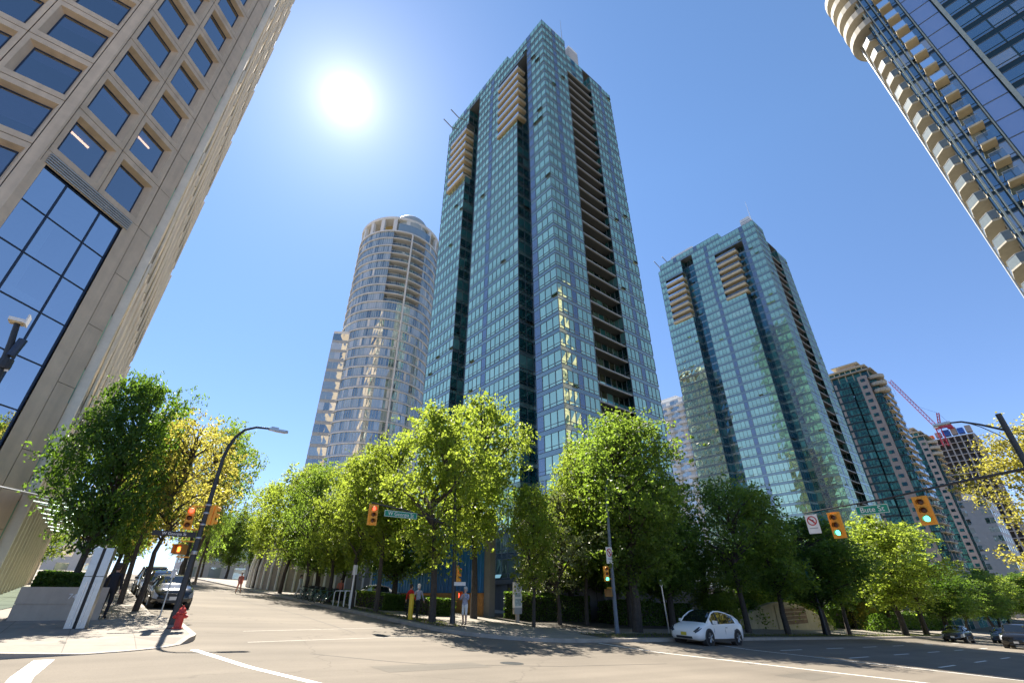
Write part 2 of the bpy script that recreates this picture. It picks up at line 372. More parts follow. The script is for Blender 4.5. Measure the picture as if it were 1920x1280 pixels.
for i, (px, py, lb) in enumerate(((881, 1218, 'dark iron manhole cover in the road before the standing man'), (716, 1190, 'dark iron manhole cover in the road mouth below the red jacket'), (960, 1243, 'dark iron manhole cover in the near middle of the crossing'))):
    p = onG(px, py); b = MB(); b.lathe([(.36, -.02), (.36, .004), (.31, .004), (.31, .002), (.05, .002)], 20)
    o = b.build('manhole_cover', M['blackmetal']); o.location = p; o.rotation_euler = (math.atan(.018), math.atan(.042), 0)
    tag(o, lb, 'manhole cover', 'manhole covers in the road')
p = onG(296, 1187); b = MB(); b.box(-.42, .42, -.18, .18, 0, .006, 0); b.box(-.36, .36, -.13, .13, .006, .008, 0)
o = b.build('utility_hatch', M['joint']); o.location = (p.x, p.y, p.z+.13); o.rotation_euler = (math.atan(.048), 0, 0); tag(o, 'small dark utility hatch set in the left corner pavement', 'hatch')

for (x, y, lb) in ((13.0, 25.5, 'iron storm drain grate in the gutter by the yellow post'), (22.5, 17.0, 'iron storm drain grate in the gutter before the no left turn pole')):
    b = MB(); w_, h_ = (.22, .35) if x < 15 else (.35, .22); b.box(-w_, w_, -h_, h_, -.02, .006)
    for k in range(5): b.box(-w_+.04, w_-.04, -h_+.06+.12*k*h_/.35, -h_+.1+.12*k*h_/.35, .0065, .009)
    o = b.build('storm_drain', M['blackmetal']); o.location = (x, y, gz(x, y)); o.rotation_euler = (math.atan(.018), math.atan(.042), 0); tag(o, lb, 'drain grate', 'drain grates in the gutters')
# ---------------------------------------------------------------- light
SUNAZ = math.atan2(.155, .988); SUNEL = R_(53.0)
SUN = Vector((math.sin(SUNAZ)*math.cos(SUNEL), math.cos(SUNAZ)*math.cos(SUNEL), math.sin(SUNEL)))
w = bpy.data.worlds.new('World'); scene.world = w; w.use_nodes = True; nt = w.node_tree; nt.nodes.clear(); L = nt.links.new
out = nt.nodes.new('ShaderNodeOutputWorld'); bg = nt.nodes.new('ShaderNodeBackground'); bg.inputs['Strength'].default_value = .102
sky = nt.nodes.new('ShaderNodeTexSky'); sky.sky_type = 'NISHITA'; sky.sun_disc = False; sky.sun_elevation = SUNEL; sky.sun_rotation = SUNAZ
sky.altitude = 2500; sky.air_density = .9; sky.dust_density = .15; sky.ozone_density = 2.0
# circumsolar light: forward scattering in the summer haze round the sun
geo = nt.nodes.new('ShaderNodeTexCoord'); dt = nt.nodes.new('ShaderNodeVectorMath'); dt.operation = 'DOT_PRODUCT'
nrm = nt.nodes.new('ShaderNodeVectorMath'); nrm.operation = 'NORMALIZE'; L(geo.outputs['Generated'], nrm.inputs[0])
L(nrm.outputs[0], dt.inputs[0]); dt.inputs[1].default_value = SUN
def lobe(e, amp):
    mx = nt.nodes.new('ShaderNodeMath'); mx.operation = 'MAXIMUM'; L(dt.outputs['Value'], mx.inputs[0]); mx.inputs[1].default_value = 0
    pw = nt.nodes.new('ShaderNodeMath'); pw.operation = 'POWER'; L(mx.outputs[0], pw.inputs[0]); pw.inputs[1].default_value = e
    ml = nt.nodes.new('ShaderNodeMath'); ml.operation = 'MULTIPLY'; L(pw.outputs[0], ml.inputs[0]); ml.inputs[1].default_value = amp; return ml.outputs[0]
def add(a, b_):
    n_ = nt.nodes.new('ShaderNodeMath'); n_.operation = 'ADD'; L(a, n_.inputs[0]); L(b_, n_.inputs[1]); return n_.outputs[0]
LOBES = [(5200, 16.0), (650, 1.9), (120, .8), (24, .55)]
acc = lobe(*LOBES[0])
for e_, a_ in LOBES[1:]: acc = add(acc, lobe(e_, a_))
cl = nt.nodes.new('ShaderNodeVectorMath'); cl.operation = 'SCALE'; cl.inputs[0].default_value = (1.0, .93, .86); L(acc, cl.inputs['Scale'])
tint = nt.nodes.new('ShaderNodeVectorMath'); tint.operation = 'MULTIPLY'; L(sky.outputs[0], tint.inputs[0]); tint.inputs[1].default_value = (.85, .97, 1.0)
# denser, slightly violet summer haze towards the horizon
sp_ = nt.nodes.new('ShaderNodeSeparateXYZ'); L(nrm.outputs[0], sp_.inputs[0])
hz_ = nt.nodes.new('ShaderNodeValToRGB'); L(sp_.outputs['Z'], hz_.inputs['Fac']); hz_.color_ramp.elements[0].position = .05; hz_.color_ramp.elements[1].position = .72
hz_.color_ramp.elements[0].color = (.74, .64, .70, 1); hz_.color_ramp.elements[1].color = (1, 1, 1, 1)
tint2 = nt.nodes.new('ShaderNodeVectorMath'); tint2.operation = 'MULTIPLY'; L(tint.outputs[0], tint2.inputs[0]); L(hz_.outputs['Color'], tint2.inputs[1])
sm = nt.nodes.new('ShaderNodeVectorMath'); sm.operation = 'ADD'; L(tint2.outputs[0], sm.inputs[0]); L(cl.outputs[0], sm.inputs[1])
L(sm.outputs[0], bg.inputs['Color']); L(bg.outputs[0], out.inputs[0])
sd = bpy.data.lights.new('sun', 'SUN'); sd.energy = 4.7; sd.angle = R_(.53); sd.color = (1, .93, .82)
so = bpy.data.objects.new('sun', sd); COL.objects.link(so); so.rotation_euler = SUN.to_track_quat('Z', 'Y').to_euler(); so.location = SUN*200

cd = bpy.data.cameras.new('camera'); cam = bpy.data.objects.new('camera', cd); COL.objects.link(cam)
cd.sensor_width = 36; cd.lens = 36*FPX/1920; cd.clip_end = 5000; cd.clip_start = .05
cam.location = (0, 0, HC); cam.rotation_euler = (math.pi/2+PITCH, 0, -HEAD); scene.camera = cam
vs_ = scene.view_settings; vs_.view_transform = 'Standard'; vs_.look = 'None'; vs_.exposure = 1.55; vs_.gamma = 1
scene.cycles.use_denoising = True; scene.cycles.max_bounces = 8; scene.cycles.glossy_bounces = 4; scene.cycles.transparent_max_bounces = 12
scene.cycles.caustics_reflective = False; scene.cycles.caustics_refractive = False; scene.cycles.sample_clamp_indirect = 6
# ---------------------------------------------------------------- curtain wall helper
rng = random.Random(7)
def facade(gl, sp, p0, p1, pat, z, h, sh=.62, tr=True, jit=.012, rail=.05, mw=.07, wave=True):
    # one storey of curtain wall from p0 to p1 (outward to the right of the walk): spandrel, rails, transom panes, panes, mullions
    a = Vector((p0[0], p0[1], 0)); c = Vector((p1[0], p1[1], 0)); d = c-a; Lg = d.length; d /= Lg; n = Vector((d.y, -d.x, 0))
    P = lambda l, zz, o=0.0: a+d*l+n*o+Vector((0, 0, zz))
    if sh > 0:
        sp.quad(P(0, z), P(Lg, z), P(Lg, z+sh), P(0, z+sh), 0, rng.random())
        for zz in (z-.03, z+sh-.03): sp.obox(P(0, zz), d, n, Lg, rail, rail, 1)
    k = len(pat); w = Lg/k; zt = z+sh+.42 if tr else z+sh
    blind = rng.random()
    for i, ch in enumerate(pat):
        l0, l1 = i*w, (i+1)*w
        rv = rng.random() if rng.random() < .45 else blind
        J = lambda: rng.uniform(-jit, jit)
        g0 = 3 if ch == 'D' else 0  # D panes: shade inside notches and recesses put into a darker glass colour
        if ch == 'P': gl.quad(P(l0, z+sh, .02), P(l1, z+sh, .02), P(l1, z+h, .02), P(l0, z+h, .02), 1, rng.random())
        else:
            if tr:
                if rng.random() < .035: # a transom light standing open
                    gl.quad(P(l0, z+sh, .32), P(l1, z+sh, .32), P(l1, zt, .0), P(l0, zt, .0), g0, rv)
                    gl.quad(P(l0, z+sh, 0), P(l1, z+sh, 0), P(l1, zt, -.05), P(l0, zt, -.05), 0, .99)
                else: gl.quad(P(l0, z+sh, J()), P(l1, z+sh, J()), P(l1, zt, J()), P(l0, zt, J()), g0, rv)
            gl.quad(P(l0, zt, J()), P(l1, zt, J()), P(l1, z+h, J()), P(l0, z+h, J()), g0, rv)
        if mw: gl.obox(P(l0-mw/2, z+sh), d, n, mw, .06, h-sh, 2)
    if mw:
        gl.obox(P(Lg-mw/2, z+sh), d, n, mw, .06, h-sh, 2)
        if tr: gl.obox(P(0, zt-.025), d, n, Lg, .045, .05, 2)

def balcony(parent, x0, x1, y0, y1, z, off, slab='soffit', rails=('-x', '-y'), th=.22, up=.0):
    b = MB(); b.box(x0, x1, y0, y1, z-th, z)
    if up: b.box(x0, x1, y0, y0+.08, z, z+up); b.box(x0, x0+.08, y0+.08, y1, z, z+up)
    o = b.build('balcony', M[slab], parent, off=off)
    r = MB()
    for k in rails:
        z0 = z+up+.06; z1 = z+1.08
        if k == '-x': r.quad((x0+.06, y0+.06, z0), (x0+.06, y1, z0), (x0+.06, y1, z1), (x0+.06, y0+.06, z1), 0); r.box(x0+.03, x0+.09, y0, y1, z1, z1+.05, 1)
        if k == '-y': r.quad((x0+.06, y0+.06, z0), (x1, y0+.06, z0), (x1, y0+.06, z1), (x0+.06, y0+.06, z1), 0); r.box(x0+.09, x1, y0+.03, y0+.09, z1, z1+.05, 1)
        if k == '+y': r.quad((x0+.06, y1-.06, z0), (x1, y1-.06, z0), (x1, y1-.06, z1), (x0+.06, y1-.06, z1), 0); r.box(x0+.09, x1, y1-.09, y1-.03, z1, z1+.05, 1)
    r.build('railing', [M['railglass'], M['mullionw']], o, off=off)
    return o

# ---------------------------------------------------------------- the pair of teal glass towers
def glass_tower(x0, y0, label):
    zb = gz(x0, y0); off = (x0, y0, zb)
    t = thing('glass_tower', label, 'tower', off, group='twin teal glass towers along the street')
    X = lambda u: x0+u; Y = lambda v: y0+v
    H = 2.62
    for k in range(1, 41):
        z = H*k; gl, sp = MB(), MB(); top = 32 <= k < 39
        F = lambda *s: facade(gl, sp, *s, z, H)
        if not top: F((X(0), Y(35.7)), (X(0), Y(26.4)), 'WWWWWWWW')
        else:
            F((X(0), Y(35.7)), (X(0), Y(33.5)), 'WW')
            F((X(1.7), Y(33.5)), (X(1.7), Y(26.4)), 'WWPWWW')
        xa = 1.7 if top else 0
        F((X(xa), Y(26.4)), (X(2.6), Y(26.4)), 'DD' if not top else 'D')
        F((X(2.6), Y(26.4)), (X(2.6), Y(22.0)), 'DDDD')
        F((X(2.6), Y(22.0)), (X(0), Y(22.0)), 'WW')
        if not top: F((X(0), Y(22.0)), (X(0), Y(8.2)), 'WWWWPWWWWWWW' if k % 2 else 'WWWWPWWWWWWW')
        else:
            F((X(0), Y(22.0)), (X(0), Y(14.4)), 'WWWWPWW')
            F((X(1.8), Y(14.4)), (X(1.8), Y(8.2)), 'WWPWW')
        if k < 39:
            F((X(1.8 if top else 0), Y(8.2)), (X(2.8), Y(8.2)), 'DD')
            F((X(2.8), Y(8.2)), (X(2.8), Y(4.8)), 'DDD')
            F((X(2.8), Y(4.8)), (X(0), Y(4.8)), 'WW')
        else: F((X(0), Y(8.2)), (X(0), Y(4.8)), 'WWW')
        F((X(0), Y(4.8)), (X(0), Y(0)), 'PWWW')
        if k < 40 or True: F((X(0), Y(0)), (X(6.7), Y(0)), 'WWWPWWW')
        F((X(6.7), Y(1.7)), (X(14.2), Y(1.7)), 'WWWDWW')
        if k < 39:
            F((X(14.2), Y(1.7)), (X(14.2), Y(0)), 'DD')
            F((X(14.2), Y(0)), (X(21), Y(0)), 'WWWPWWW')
        F((X(21), Y(0 if k < 39 else 1.7)), (X(21), Y(35.7)), 'WWWWPWWWWPWWWW')
        F((X(21), Y(35.7)), (X(0), Y(35.7)), 'WWWWPWWWW')
        sp.build('spandrel_band', [M['spandrel'], M['mullion']], t, off=off)
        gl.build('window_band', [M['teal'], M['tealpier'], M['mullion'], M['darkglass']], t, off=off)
        if k < 38:
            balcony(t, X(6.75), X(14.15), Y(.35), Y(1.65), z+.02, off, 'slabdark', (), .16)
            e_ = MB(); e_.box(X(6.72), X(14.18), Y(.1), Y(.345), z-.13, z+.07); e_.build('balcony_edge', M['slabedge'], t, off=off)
    # slanting top storey of the long wing and the roofs
    gl, sp = MB(), MB(); z = H*41
    F = lambda *s: facade(gl, sp, *s, z, 2.4)
    F((X(0), Y(34.5)), (X(0), Y(11.5)), 'WWWWPWWWWWPWWWWWW'); F((X(0), Y(11.5)), (X(9), Y(11.5)), 'WWWWWW')
    F((X(9), Y(11.5)), (X(9), Y(34.5)), 'WWWWWW'); F((X(9), Y(34.5)), (X(0), Y(34.5)), 'WWWW')
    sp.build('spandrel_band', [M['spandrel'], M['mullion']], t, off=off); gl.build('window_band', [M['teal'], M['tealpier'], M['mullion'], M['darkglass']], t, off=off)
    for (a, b_, c, d, e, f) in ((.05, 20.95, 1.75, 35.6, H*41-.02, H*41+.25), (.05, 6.65, .05, 1.74, H*41-.01, H*41+.24), (14.25, 20.95, .05, 1.65, H*39-.02, H*39+.2), (.05, 2.5, 26.5, 33.45, H*32-.1, H*32),
            (.05, 2.7, 8.3, 14.35, H*32-.1, H*32), (.05, 1.7, 26.45, 33.45, H*39-.1, H*39+.1), (.05, 1.8, 8.25, 14.35, H*39-.1, H*39+.1), (.06, 2.8, 4.85, 8.2, H*39-.09, H*39+.08), (.05, 8.95, 11.55, 34.45, z+2.4, z+2.6)):
        r = MB(); r.box(X(a), X(b_), Y(c), Y(d), e, f); r.build('roof', M['mullion'], t, off=off)
    for i in range(7):
        z = H*(32+i)+.02
        balcony(t, X(-.55), X(1.65), Y(26.5), Y(33.4), z, off, 'soffit', ('-x', '-y'), .3, .5)
        balcony(t, X(-.35), X(1.75), Y(7.4), Y(14.3), z, off, 'soffit', ('-x', '-y'), .3, .5)
    pm = MB()
    for (a, b_, c, d, z0, z1) in ((4.4, 8.1, 2.0, 5.0, 108.0, 113.6), (10.6, 13.5, 2.0, 5.0, 108.0, 113.3), (11, 18, 14, 22, 107.5, 110.4), (2.2, 7, 22, 31, 110, 112.6)):
        pm = MB(); pm.box(X(a), X(b_), Y(c), Y(d), z0-2.2, z1)
        for q in range(int((z1-z0)/.7)): pm.box(X(a)-.07, X(b_)+.07, Y(c)-.07, Y(d)+.07, z0+.7*q, z0+.7*q+.12, 1)
        pm.build('rooftop_plant', [M['whitecon'], M['mullion']], t, off=off)
    an = MB(); an.tube([(X(9.6), Y(2.9), 106), (X(9.6), Y(2.9), 115), (X(9.6), Y(2.9), 124.5)], [.16, .1, .03], 6); an.build('antenna', M['mullionw'], t, off=off)
    for v in (31.5, 35.0):
        dv = MB(); dv.tube([(X(.6), Y(v), 107.6), (X(.4), Y(v), 109.6), (X(-2.4), Y(v+.3), 111.4)], .14, 6); dv.build('davit_arm', M['mullion'], t, off=off)
    po = MB(); po.box(X(-7), X(21), Y(-2), Y(36), zb-1, 2.7)
    for i in range(11): po.box(X(-7.12), X(-7), Y(-1.6+3.4*i), Y(-.6+3.4*i), zb-1, 2.5)
    po.box(X(-7.2), X(21.2), Y(-2.2), Y(36.2), 2.4, 2.75); po.build('podium', M['greywall'], t, off=off)
    return t
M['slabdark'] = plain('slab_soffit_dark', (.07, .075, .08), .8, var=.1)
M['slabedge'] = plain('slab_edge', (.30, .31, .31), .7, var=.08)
tw1 = glass_tower(37.2, 35.5, 'tall teal glass tower in the middle whose top breaks the skyline highest, with cream balconies')
o = dup(tw1, (130.0, 35.5, tw1.location.z), 0, 'teal glass tower farther down the street, looking smaller, right of the tall middle one')

# ---------------------------------------------------------------- precast office block at the left corner
M['blind'] = plain('roller_blind', (.34, .35, .40), .8, var=.1)
def office():
    A0 = Vector((-9.1, 28.9)); C0 = Vector((-4.0, 34.0)); zb = gz(-4, 34); off = (-4, 34, zb)
    t = thing('office_block', 'beige precast concrete office block with deep set windows and chamfered glass lobby corner', 'office building', off)
    HT = 104.0; PITCH_ = 3.70
    wall, trim, dk = MB(), MB(), MB()
    def winwall(p0, d, cols, rows, zlo, zhi, Ltot):
        d = Vector(d).normalized(); n = Vector((d.y, -d.x))
        P = lambda l, z, o=0.0: (p0.x+d.x*l+n.x*o, p0.y+d.y*l+n.y*o, z)
        cells = set()
        edges = sorted({0.0, Ltot} | {e for c in cols for e in c[:2]})
        for (c0, c1, w0, w1) in cols:
            for z0 in rows:
                z1 = z0+PITCH_; a0, a1, b0, b1 = w0-.22, w1+.22, z0+.42, z0+3.28
                g = .025
                q = [P(c0+g, z0+g), P(c1-g, z0+g), P(c1-g, z1-g), P(c0+g, z1-g)]; i = [P(a0, b0), P(a1, b0), P(a1, b1), P(a0, b1)]
                wz0, wz1 = z0+.62, z0+3.12; s = [P(w0, wz0, -.42), P(w1, wz0, -.42), P(w1, wz1, -.42), P(w0, wz1, -.42)]
                bk = [P(c0+g, z0+g, -.05), P(c1-g, z0+g, -.05), P(c1-g, z1-g, -.05), P(c0+g, z1-g, -.05)]
                for e in range(4):
                    f = (e+1) % 4; wall.quad(q[e], q[f], i[f], i[e]); wall.quad(i[e], i[f], s[f], s[e]); wall.quad(bk[e], bk[f], q[f], q[e])
                fr = MB()
                for (l0, l1, za, zc) in ((w0, w1, wz0, wz0+.06), (w0, w1, wz1-.06, wz1), (w0, w0+.06, wz0+.06, wz1-.06), (w1-.06, w1, wz0+.06, wz1-.06)):
                    fr.obox(P(l0, za, -.42), d, n, l1-l0, .05, zc-za)
                wo = fr.build('window', M['navyframe'], t, off=off)
                pn = MB(); pn.quad(P(w0, wz0, -.40), P(w1, wz0, -.40), P(w1, wz1, -.40), P(w0, wz1, -.40)); pn.build('pane', M['winglass'], wo, off=None if False else off)
                # a room behind the pane: side walls, ceiling, back wall
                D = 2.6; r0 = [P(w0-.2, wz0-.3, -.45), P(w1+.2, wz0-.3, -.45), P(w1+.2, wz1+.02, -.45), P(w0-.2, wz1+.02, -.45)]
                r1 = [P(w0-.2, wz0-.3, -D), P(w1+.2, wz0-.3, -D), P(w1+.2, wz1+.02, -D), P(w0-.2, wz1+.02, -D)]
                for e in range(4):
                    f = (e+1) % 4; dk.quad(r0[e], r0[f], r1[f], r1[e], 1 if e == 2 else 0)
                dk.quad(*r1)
                if rng.random() < .45:
                    bl = MB(); hb = rng.uniform(.35, 1.7); bl.quad(P(w0, wz1-hb, -.6), P(w1, wz1-hb, -.6), P(w1, wz1, -.6), P(w0, wz1, -.6)); bl.build('blind', M['blind'], wo, off=off)
                lamps.append((P(w0, wz1-.12, -1.2), P(w1, wz1-.12, -1.2), d, n, w0, w1, wz1, z0))
        return P
    lamps = []
    # chamfered face B (with the lobby) and street face A
    rowsB = [22.84+PITCH_*k for k in range(0, 11)]
    dB = (1, 1)
    PB = winwall(A0, dB, [(.12, 3.14, .62, 2.66), (3.14, 6.2, 3.64, 5.58)], rowsB, 22.8, 63, 7.21)
    LB = lamps; lamps = []
    rowsA = [23.35-.62+PITCH_*k for k in range(-4, 11)]
    A1 = Vector((-9.1-17.0, 28.9))
    colsA = [(17-c1, 17-c0, 17-w1, 17-w0) for (c0, c1, w0, w1) in ((.5, 3.47, .84, 3.0), (3.47, 6.6, 3.95, 6.1), (6.6, 9.75, 7.1, 9.25), (9.75, 12.9, 10.2, 12.4))]
    PA = winwall(A1, (1, 0), colsA, rowsA, 8, 63, 17)
    LA = lamps
    zt = rowsB[-1]+PITCH_; dBv = Vector(dB).normalized(); nB = Vector((dBv.y, -dBv.x))
    # plain strips, upper storeys and returns
    def slab(P, l0, l1, z0, z1): wall.quad(P(l0, z0), P(l1, z0), P(l1, z1), P(l0, z1))
    for k in range(-6, 12): slab(PB, 6.225, 7.21, 22.84+PITCH_*k if k > -6 else zb-1, 22.84+PITCH_*(k+1)-.03)
    slab(PB, 5.36, 6.2, zb-1, 22.0); slab(PB, 0, .42, zb-1, 22.0); slab(PB, 0, .1, 22.0, zt); slab(PB, .12, 6.2, 22.0, 22.84)
    slab(PB, 0, 7.21, zt, HT)
    slab(PA, 16.52, 17, zb-1, zt); slab(PA, 0, 17, zt, HT); slab(PA, 0, 4.08, zb-1, zt); slab(PA, 4.1, 16.5, zb-1, rowsA[0]-.02)
    wall.build('precast_wall', M['concrete'], t, off=off)
    dk.build('office_room', [M['dark'], M['dark']], t, off=off)
    jb = MB(); jb.quad(PB(0, 22, -.06), PB(7.21, 22, -.06), PB(7.21, HT, -.06), PB(0, HT, -.06)) if False else None
    # ceiling lamps seen through some panes
    for (src, idx) in ((LB, (0, 12)), (LA, (20, 34))):
        for i in idx:
            if i >= len(src): continue
            a, b_, d, n, w0, w1, wz1, z0 = src[i]
            lb = MB(); a = Vector(a); b_ = Vector(b_); q = a.lerp(b_, .25); e = a.lerp(b_, .8); lb.tube([q, e], .07, 6); lb.build('ceiling_lamp', M['lamp'], t, off=off)
    # lobby glazing of the chamfer
    fr = MB(); P = PB
    vl = (.45, 1.81, 3.92, 5.32); hz = (zb+.3, 2.4, 4.9, 7.3, 9.72, 12.2, 14.7, 17.1, 19.56, 21.93)
    for l in vl: fr.obox(P(l-.035, hz[0], -.2), dBv, nB, .07, .1, hz[-1]-hz[0])
    for z in hz: fr.obox(P(vl[0], z-.03, -.19), dBv, nB, vl[-1]-vl[0], .07, .06)
    lob = fr.build('lobby_glazing', M['navyframe'], t, off=off)
    for i in range(3):
        for j in range(len(hz)-1):
            J = lambda: -.16+rng.uniform(-.004, .004)
            g = MB(); g.quad(P(vl[i], hz[j], J()), P(vl[i+1], hz[j], J()), P(vl[i+1], hz[j+1], J()), P(vl[i], hz[j+1], J())); g.build('pane', M['lobby'], lob, off=off)
    lr = MB()
    def lq(l0, z0, o0, l1, z1, o1, m): pass
    lr.quad(P(.42, zb, -5.2), P(5.36, zb, -5.2), P(5.36, 22, -5.2), P(.42, 22, -5.2), 0)
    lr.quad(P(.42, zb, -.2), P(.42, zb, -5.2), P(.42, 22, -5.2), P(.42, 22, -.2), 0); lr.quad(P(5.36, zb, -5.2), P(5.36, zb, -.2), P(5.36, 22, -.2), P(5.36, 22, -5.2), 0)
    lr.quad(P(.42, 21.99, -.2), P(5.36, 21.99, -.2), P(5.36, 21.99, -5.2), P(.42, 21.99, -5.2), 0)
    for z in (6.2, 10.9, 15.6): lr.obox(P(.5, z, -5), dBv, nB, 4.8, 3.4, .35, 1)
    for l in (1.4, 3.9): lr.obox(P(l, zb, -4), dBv, nB, .5, .5, 21.5, 1)
    lr.build('lobby_interior', [plain('lobby_wall', (.30, .33, .37), .8, var=.2, scale=.5), plain('lobby_floor', (.62, .64, .66), .7, var=.1)], t, off=off)
    lv = MB()
    for k in range(5): lv.obox(P(.3, 22.06+.14*k, -.0), dBv, nB, 5.3, .10+.02*k, .07)
    lv.build('louvre', M['mullionw'], t, off=off)
    # side C facing the left hand street: dark glazed wall behind a lattice of fins
    y0, y1 = 34.0, 55.2
    sw = MB()
    for k in range(0, 28):
        z = 2.0+PITCH_*k
        sw.quad((-4, y1, z), (-4, y0, z), (-4, y0, z+1.5), (-4, y1, z+1.5), 0)
        sw.quad((-4.02, y1, z+1.5), (-4.02, y0, z+1.5), (-4.02, y0, z+PITCH_), (-4.02, y1, z+PITCH_), 1, rng.random())
    sw.quad((-4, y1, zb-1), (-4, y0, zb-1), (-4, y0, 2), (-4, y1, 2), 0)
    sw.build('side_wall', [M['concrete'], M['darkglass']], t, off=off)
    nf = 15
    for i in range(nf):
        y = y0+.3+(y1-y0-.6)*i/(nf-1); f = MB()
        f.box(-3.98, -3.5, y-.07, y+.07, zb-.3, HT)
        f.build('vertical_fin', M['concrete2'], t, off=off)
    for k in range(8):
        lt = MB(); za = 10+PITCH_*3*k
        for i in range(nf-1):
            ya = y0+.3+(y1-y0-.6)*i/(nf-1); yb_ = y0+.3+(y1-y0-.6)*(i+1)/(nf-1)
            zz0, zz1 = (za, za+PITCH_*3) if i % 2 else (za+PITCH_*3, za)
            lt.tube([(-3.42, ya, zz0), (-3.42, yb_, zz1)], .09, 4)
        lt.build('lattice_brace', M['concrete2'], t, off=off)
    bk = MB(); bk.box(-26, -4.05, 55.4, 55.5, zb-1, HT); bk.box(-26.1, -26, 28.95, 55.4, zb-1, HT); bk.prism([(-26, 29), (-9.2, 29), (-4.1, 34.1), (-4.1, 55.4), (-26, 55.4)], HT-.3, HT-.05)
    bk.build('rear_wall', M['concrete'], t, off=off)
    # glass canopy over the side entrance
    zc = 5.75
    cg = MB(); cf = MB()
    ys = [32.4+2.6*i for i in range(9)]
    for i in range(8):
        x1 = -1.5 if i else -1.9
        cg.quad((-3.9, ys[i], zc+.25), (x1, ys[i], zc-.1), (-1.5, ys[i+1], zc-.1), (-3.9, ys[i+1], zc+.25))
        cf.tube([(-3.95, ys[i], zc+.12), (x1, ys[i], zc-.2)], .05, 5)
    cg.quad((-6.2, 30.6, zc+.2), (-4.4, 29.2, zc-.1), (-1.9, 32.4, zc-.1), (-3.9, 33.2, zc+.25))
    cf.tube([(-4.4, 29.2, zc-.14), (-1.9, 32.4, zc-.14), (-1.5, 35, zc-.14), (-1.5, 53.2, zc-.14)], .045, 5)
    for y in (36, 41, 46, 51): cf.tube([(-3.6, y, zc+2.4), (-1.6, y, zc)], .03, 4)
    cn = cf.build('canopy', M['metal'], t, off=off); cg.build('canopy_glass', M['canopyglass'], cn, off=off)
    return t
office()

# ---------------------------------------------------------------- balcony tower at the upper right
def balcony_tower():
    x0, yE = 58.0, -4.9; zb = gz(x0, -5); off = (x0, yE, zb)
    t = thing('residential_tower', 'glass residential tower with stacked tan balconies rising at the upper right corner', 'tower', off)
    H = 2.65
    for k in range(0, 29):
        z = 2+H*k; gl, sp = MB(), MB()
        Fc = lambda p0, p1, pat, **kw: facade(gl, sp, p0, p1, pat, z, H, **kw)
        Fc((x0, yE), (x0, -8.45), 'WWW', sh=.45, tr=True)
        Fc((x0+.05, -8.45), (x0+.05, -10.5), 'P', sh=.08, tr=False)
        Fc((x0+.1, -10.9), (x0+.1, -18.2), 'WWWW', sh=.8, mw=.12)
        Fc((x0-.3, -18.6), (x0-.3, -30), 'WWWWWW', sh=.8, mw=.12)
        g2, s2 = MB(), MB(); facade(g2, s2, (x0+24, yE), (x0, yE), 'PWWPPWWPPWWPP', z, H, sh=.9, mw=.08)
        g2.build('side_window_band', [M['rtglass'], M['sidecon'], M['rtframe']], t, off=off); s2.build('side_wall_band', [M['sidecon'], M['mullionw']], t, off=off)
        Fc((x0, -30), (x0+24, -30), 'WWWWWW'); Fc((x0+24, -30), (x0+24, yE), 'WWWWWW')
        sp.build('spandrel_band', [M['rtspan'], M['mullion']], t, off=off); gl.build('window_band', [M['rtglass'], M['rtpanel'], M['rtframe']], t, off=off)
        if k < 27:
            balcony(t, x0-1.3, x0-.02, -7.65, -6.5, z+.1, off, 'soffit', ('-x', '+y'), .25, 0)
            # corner balcony on the street side, splayed plan
            b = MB(); b.prism([(x0+.2, yE+.02), (x0+5.6, yE+.02), (x0+5.6, yE+1.2), (x0+4.6, yE+1.55), (x0+.9, yE+1.45), (x0-.1, yE+.7)], z-.08, z+.1)
            bo = b.build('corner_balcony', M['cream'], t, off=off); r = MB()
            pts = [(x0-.05, yE+.1), (x0-.05, yE+.7), (x0+.9, yE+1.4), (x0+4.6, yE+1.5), (x0+5.5, yE+1.15)]
            for a, c in zip(pts, pts[1:]): r.quad((*a, z+.14), (*c, z+.14), (*c, z+1.1), (*a, z+1.1))
            r.tube([(*p, z+1.12) for p in pts], .035, 5, 1); r.build('railing', [M['frost'], M['mullionw']], bo, off=off)
    for (y, xx, w) in ((-5.15, x0-.5, .16), (-5.55, x0-.62, .1), (-6.2, x0-.3, .1), (-8.3, x0-.4, .1), (-10.7, x0-.45, .34)):
        f = MB(); f.box(xx, xx+.12, y-w/2, y+w/2, zb, 79)
        for k in range(29): f.box(xx+.12, x0+.1, y-.04, y+.04, 2.2+H*k, 2.34+H*k)
        f.build('vertical_fin', M['rtfin'], t, off=off)
    po = MB(); po.tube([(x0+2.2, yE+1.62, zb), (x0+2.2, yE+1.62, 70)], .09, 6); po.build('edge_mast', M['mullionw'], t, off=off)
    for k in range(5):
        z = 68.2+2.65*k; b = MB(); pts = [(x0+.2+3.3*math.cos(R_(a))+2.3, yE-.2+2.75*math.sin(R_(a))) for a in range(-10, 200, 14)]
        b.prism(pts, z-.3, z+.75); b.build('crown_balcony', M['cream'], t, off=off)
    rf = MB(); rf.box(x0, x0+24, -30, yE, 78.85, 80.2); rf.build('roof', M['mullion'], t, off=off)
    bs = MB(); bs.box(x0+.3, x0+23.7, -29.7, yE-.3, zb-2, 2.2); bs.build('podium', M['greywall'], t, off=off)
    return t
M['rtglass'] = facade_glass('pale_tower_glass', [(0, (.03, .05, .06)), (.3, (.16, .18, .18)), (.5, (.06, .10, .12)), (.68, (.30, .30, .27)), (.85, (.42, .40, .35)), (.95, (.02, .03, .04))], (.62, .82, .95), .36)
M['sidecon'] = plain('pale_side_concrete', (.44, .42, .36), .8, var=.1, scale=1)
M['rtpanel'] = facade_glass('periwinkle_panel', [(0, (.20, .235, .36)), (.5, (.225, .26, .385))], (.78, .85, 1.0), .42, .05)
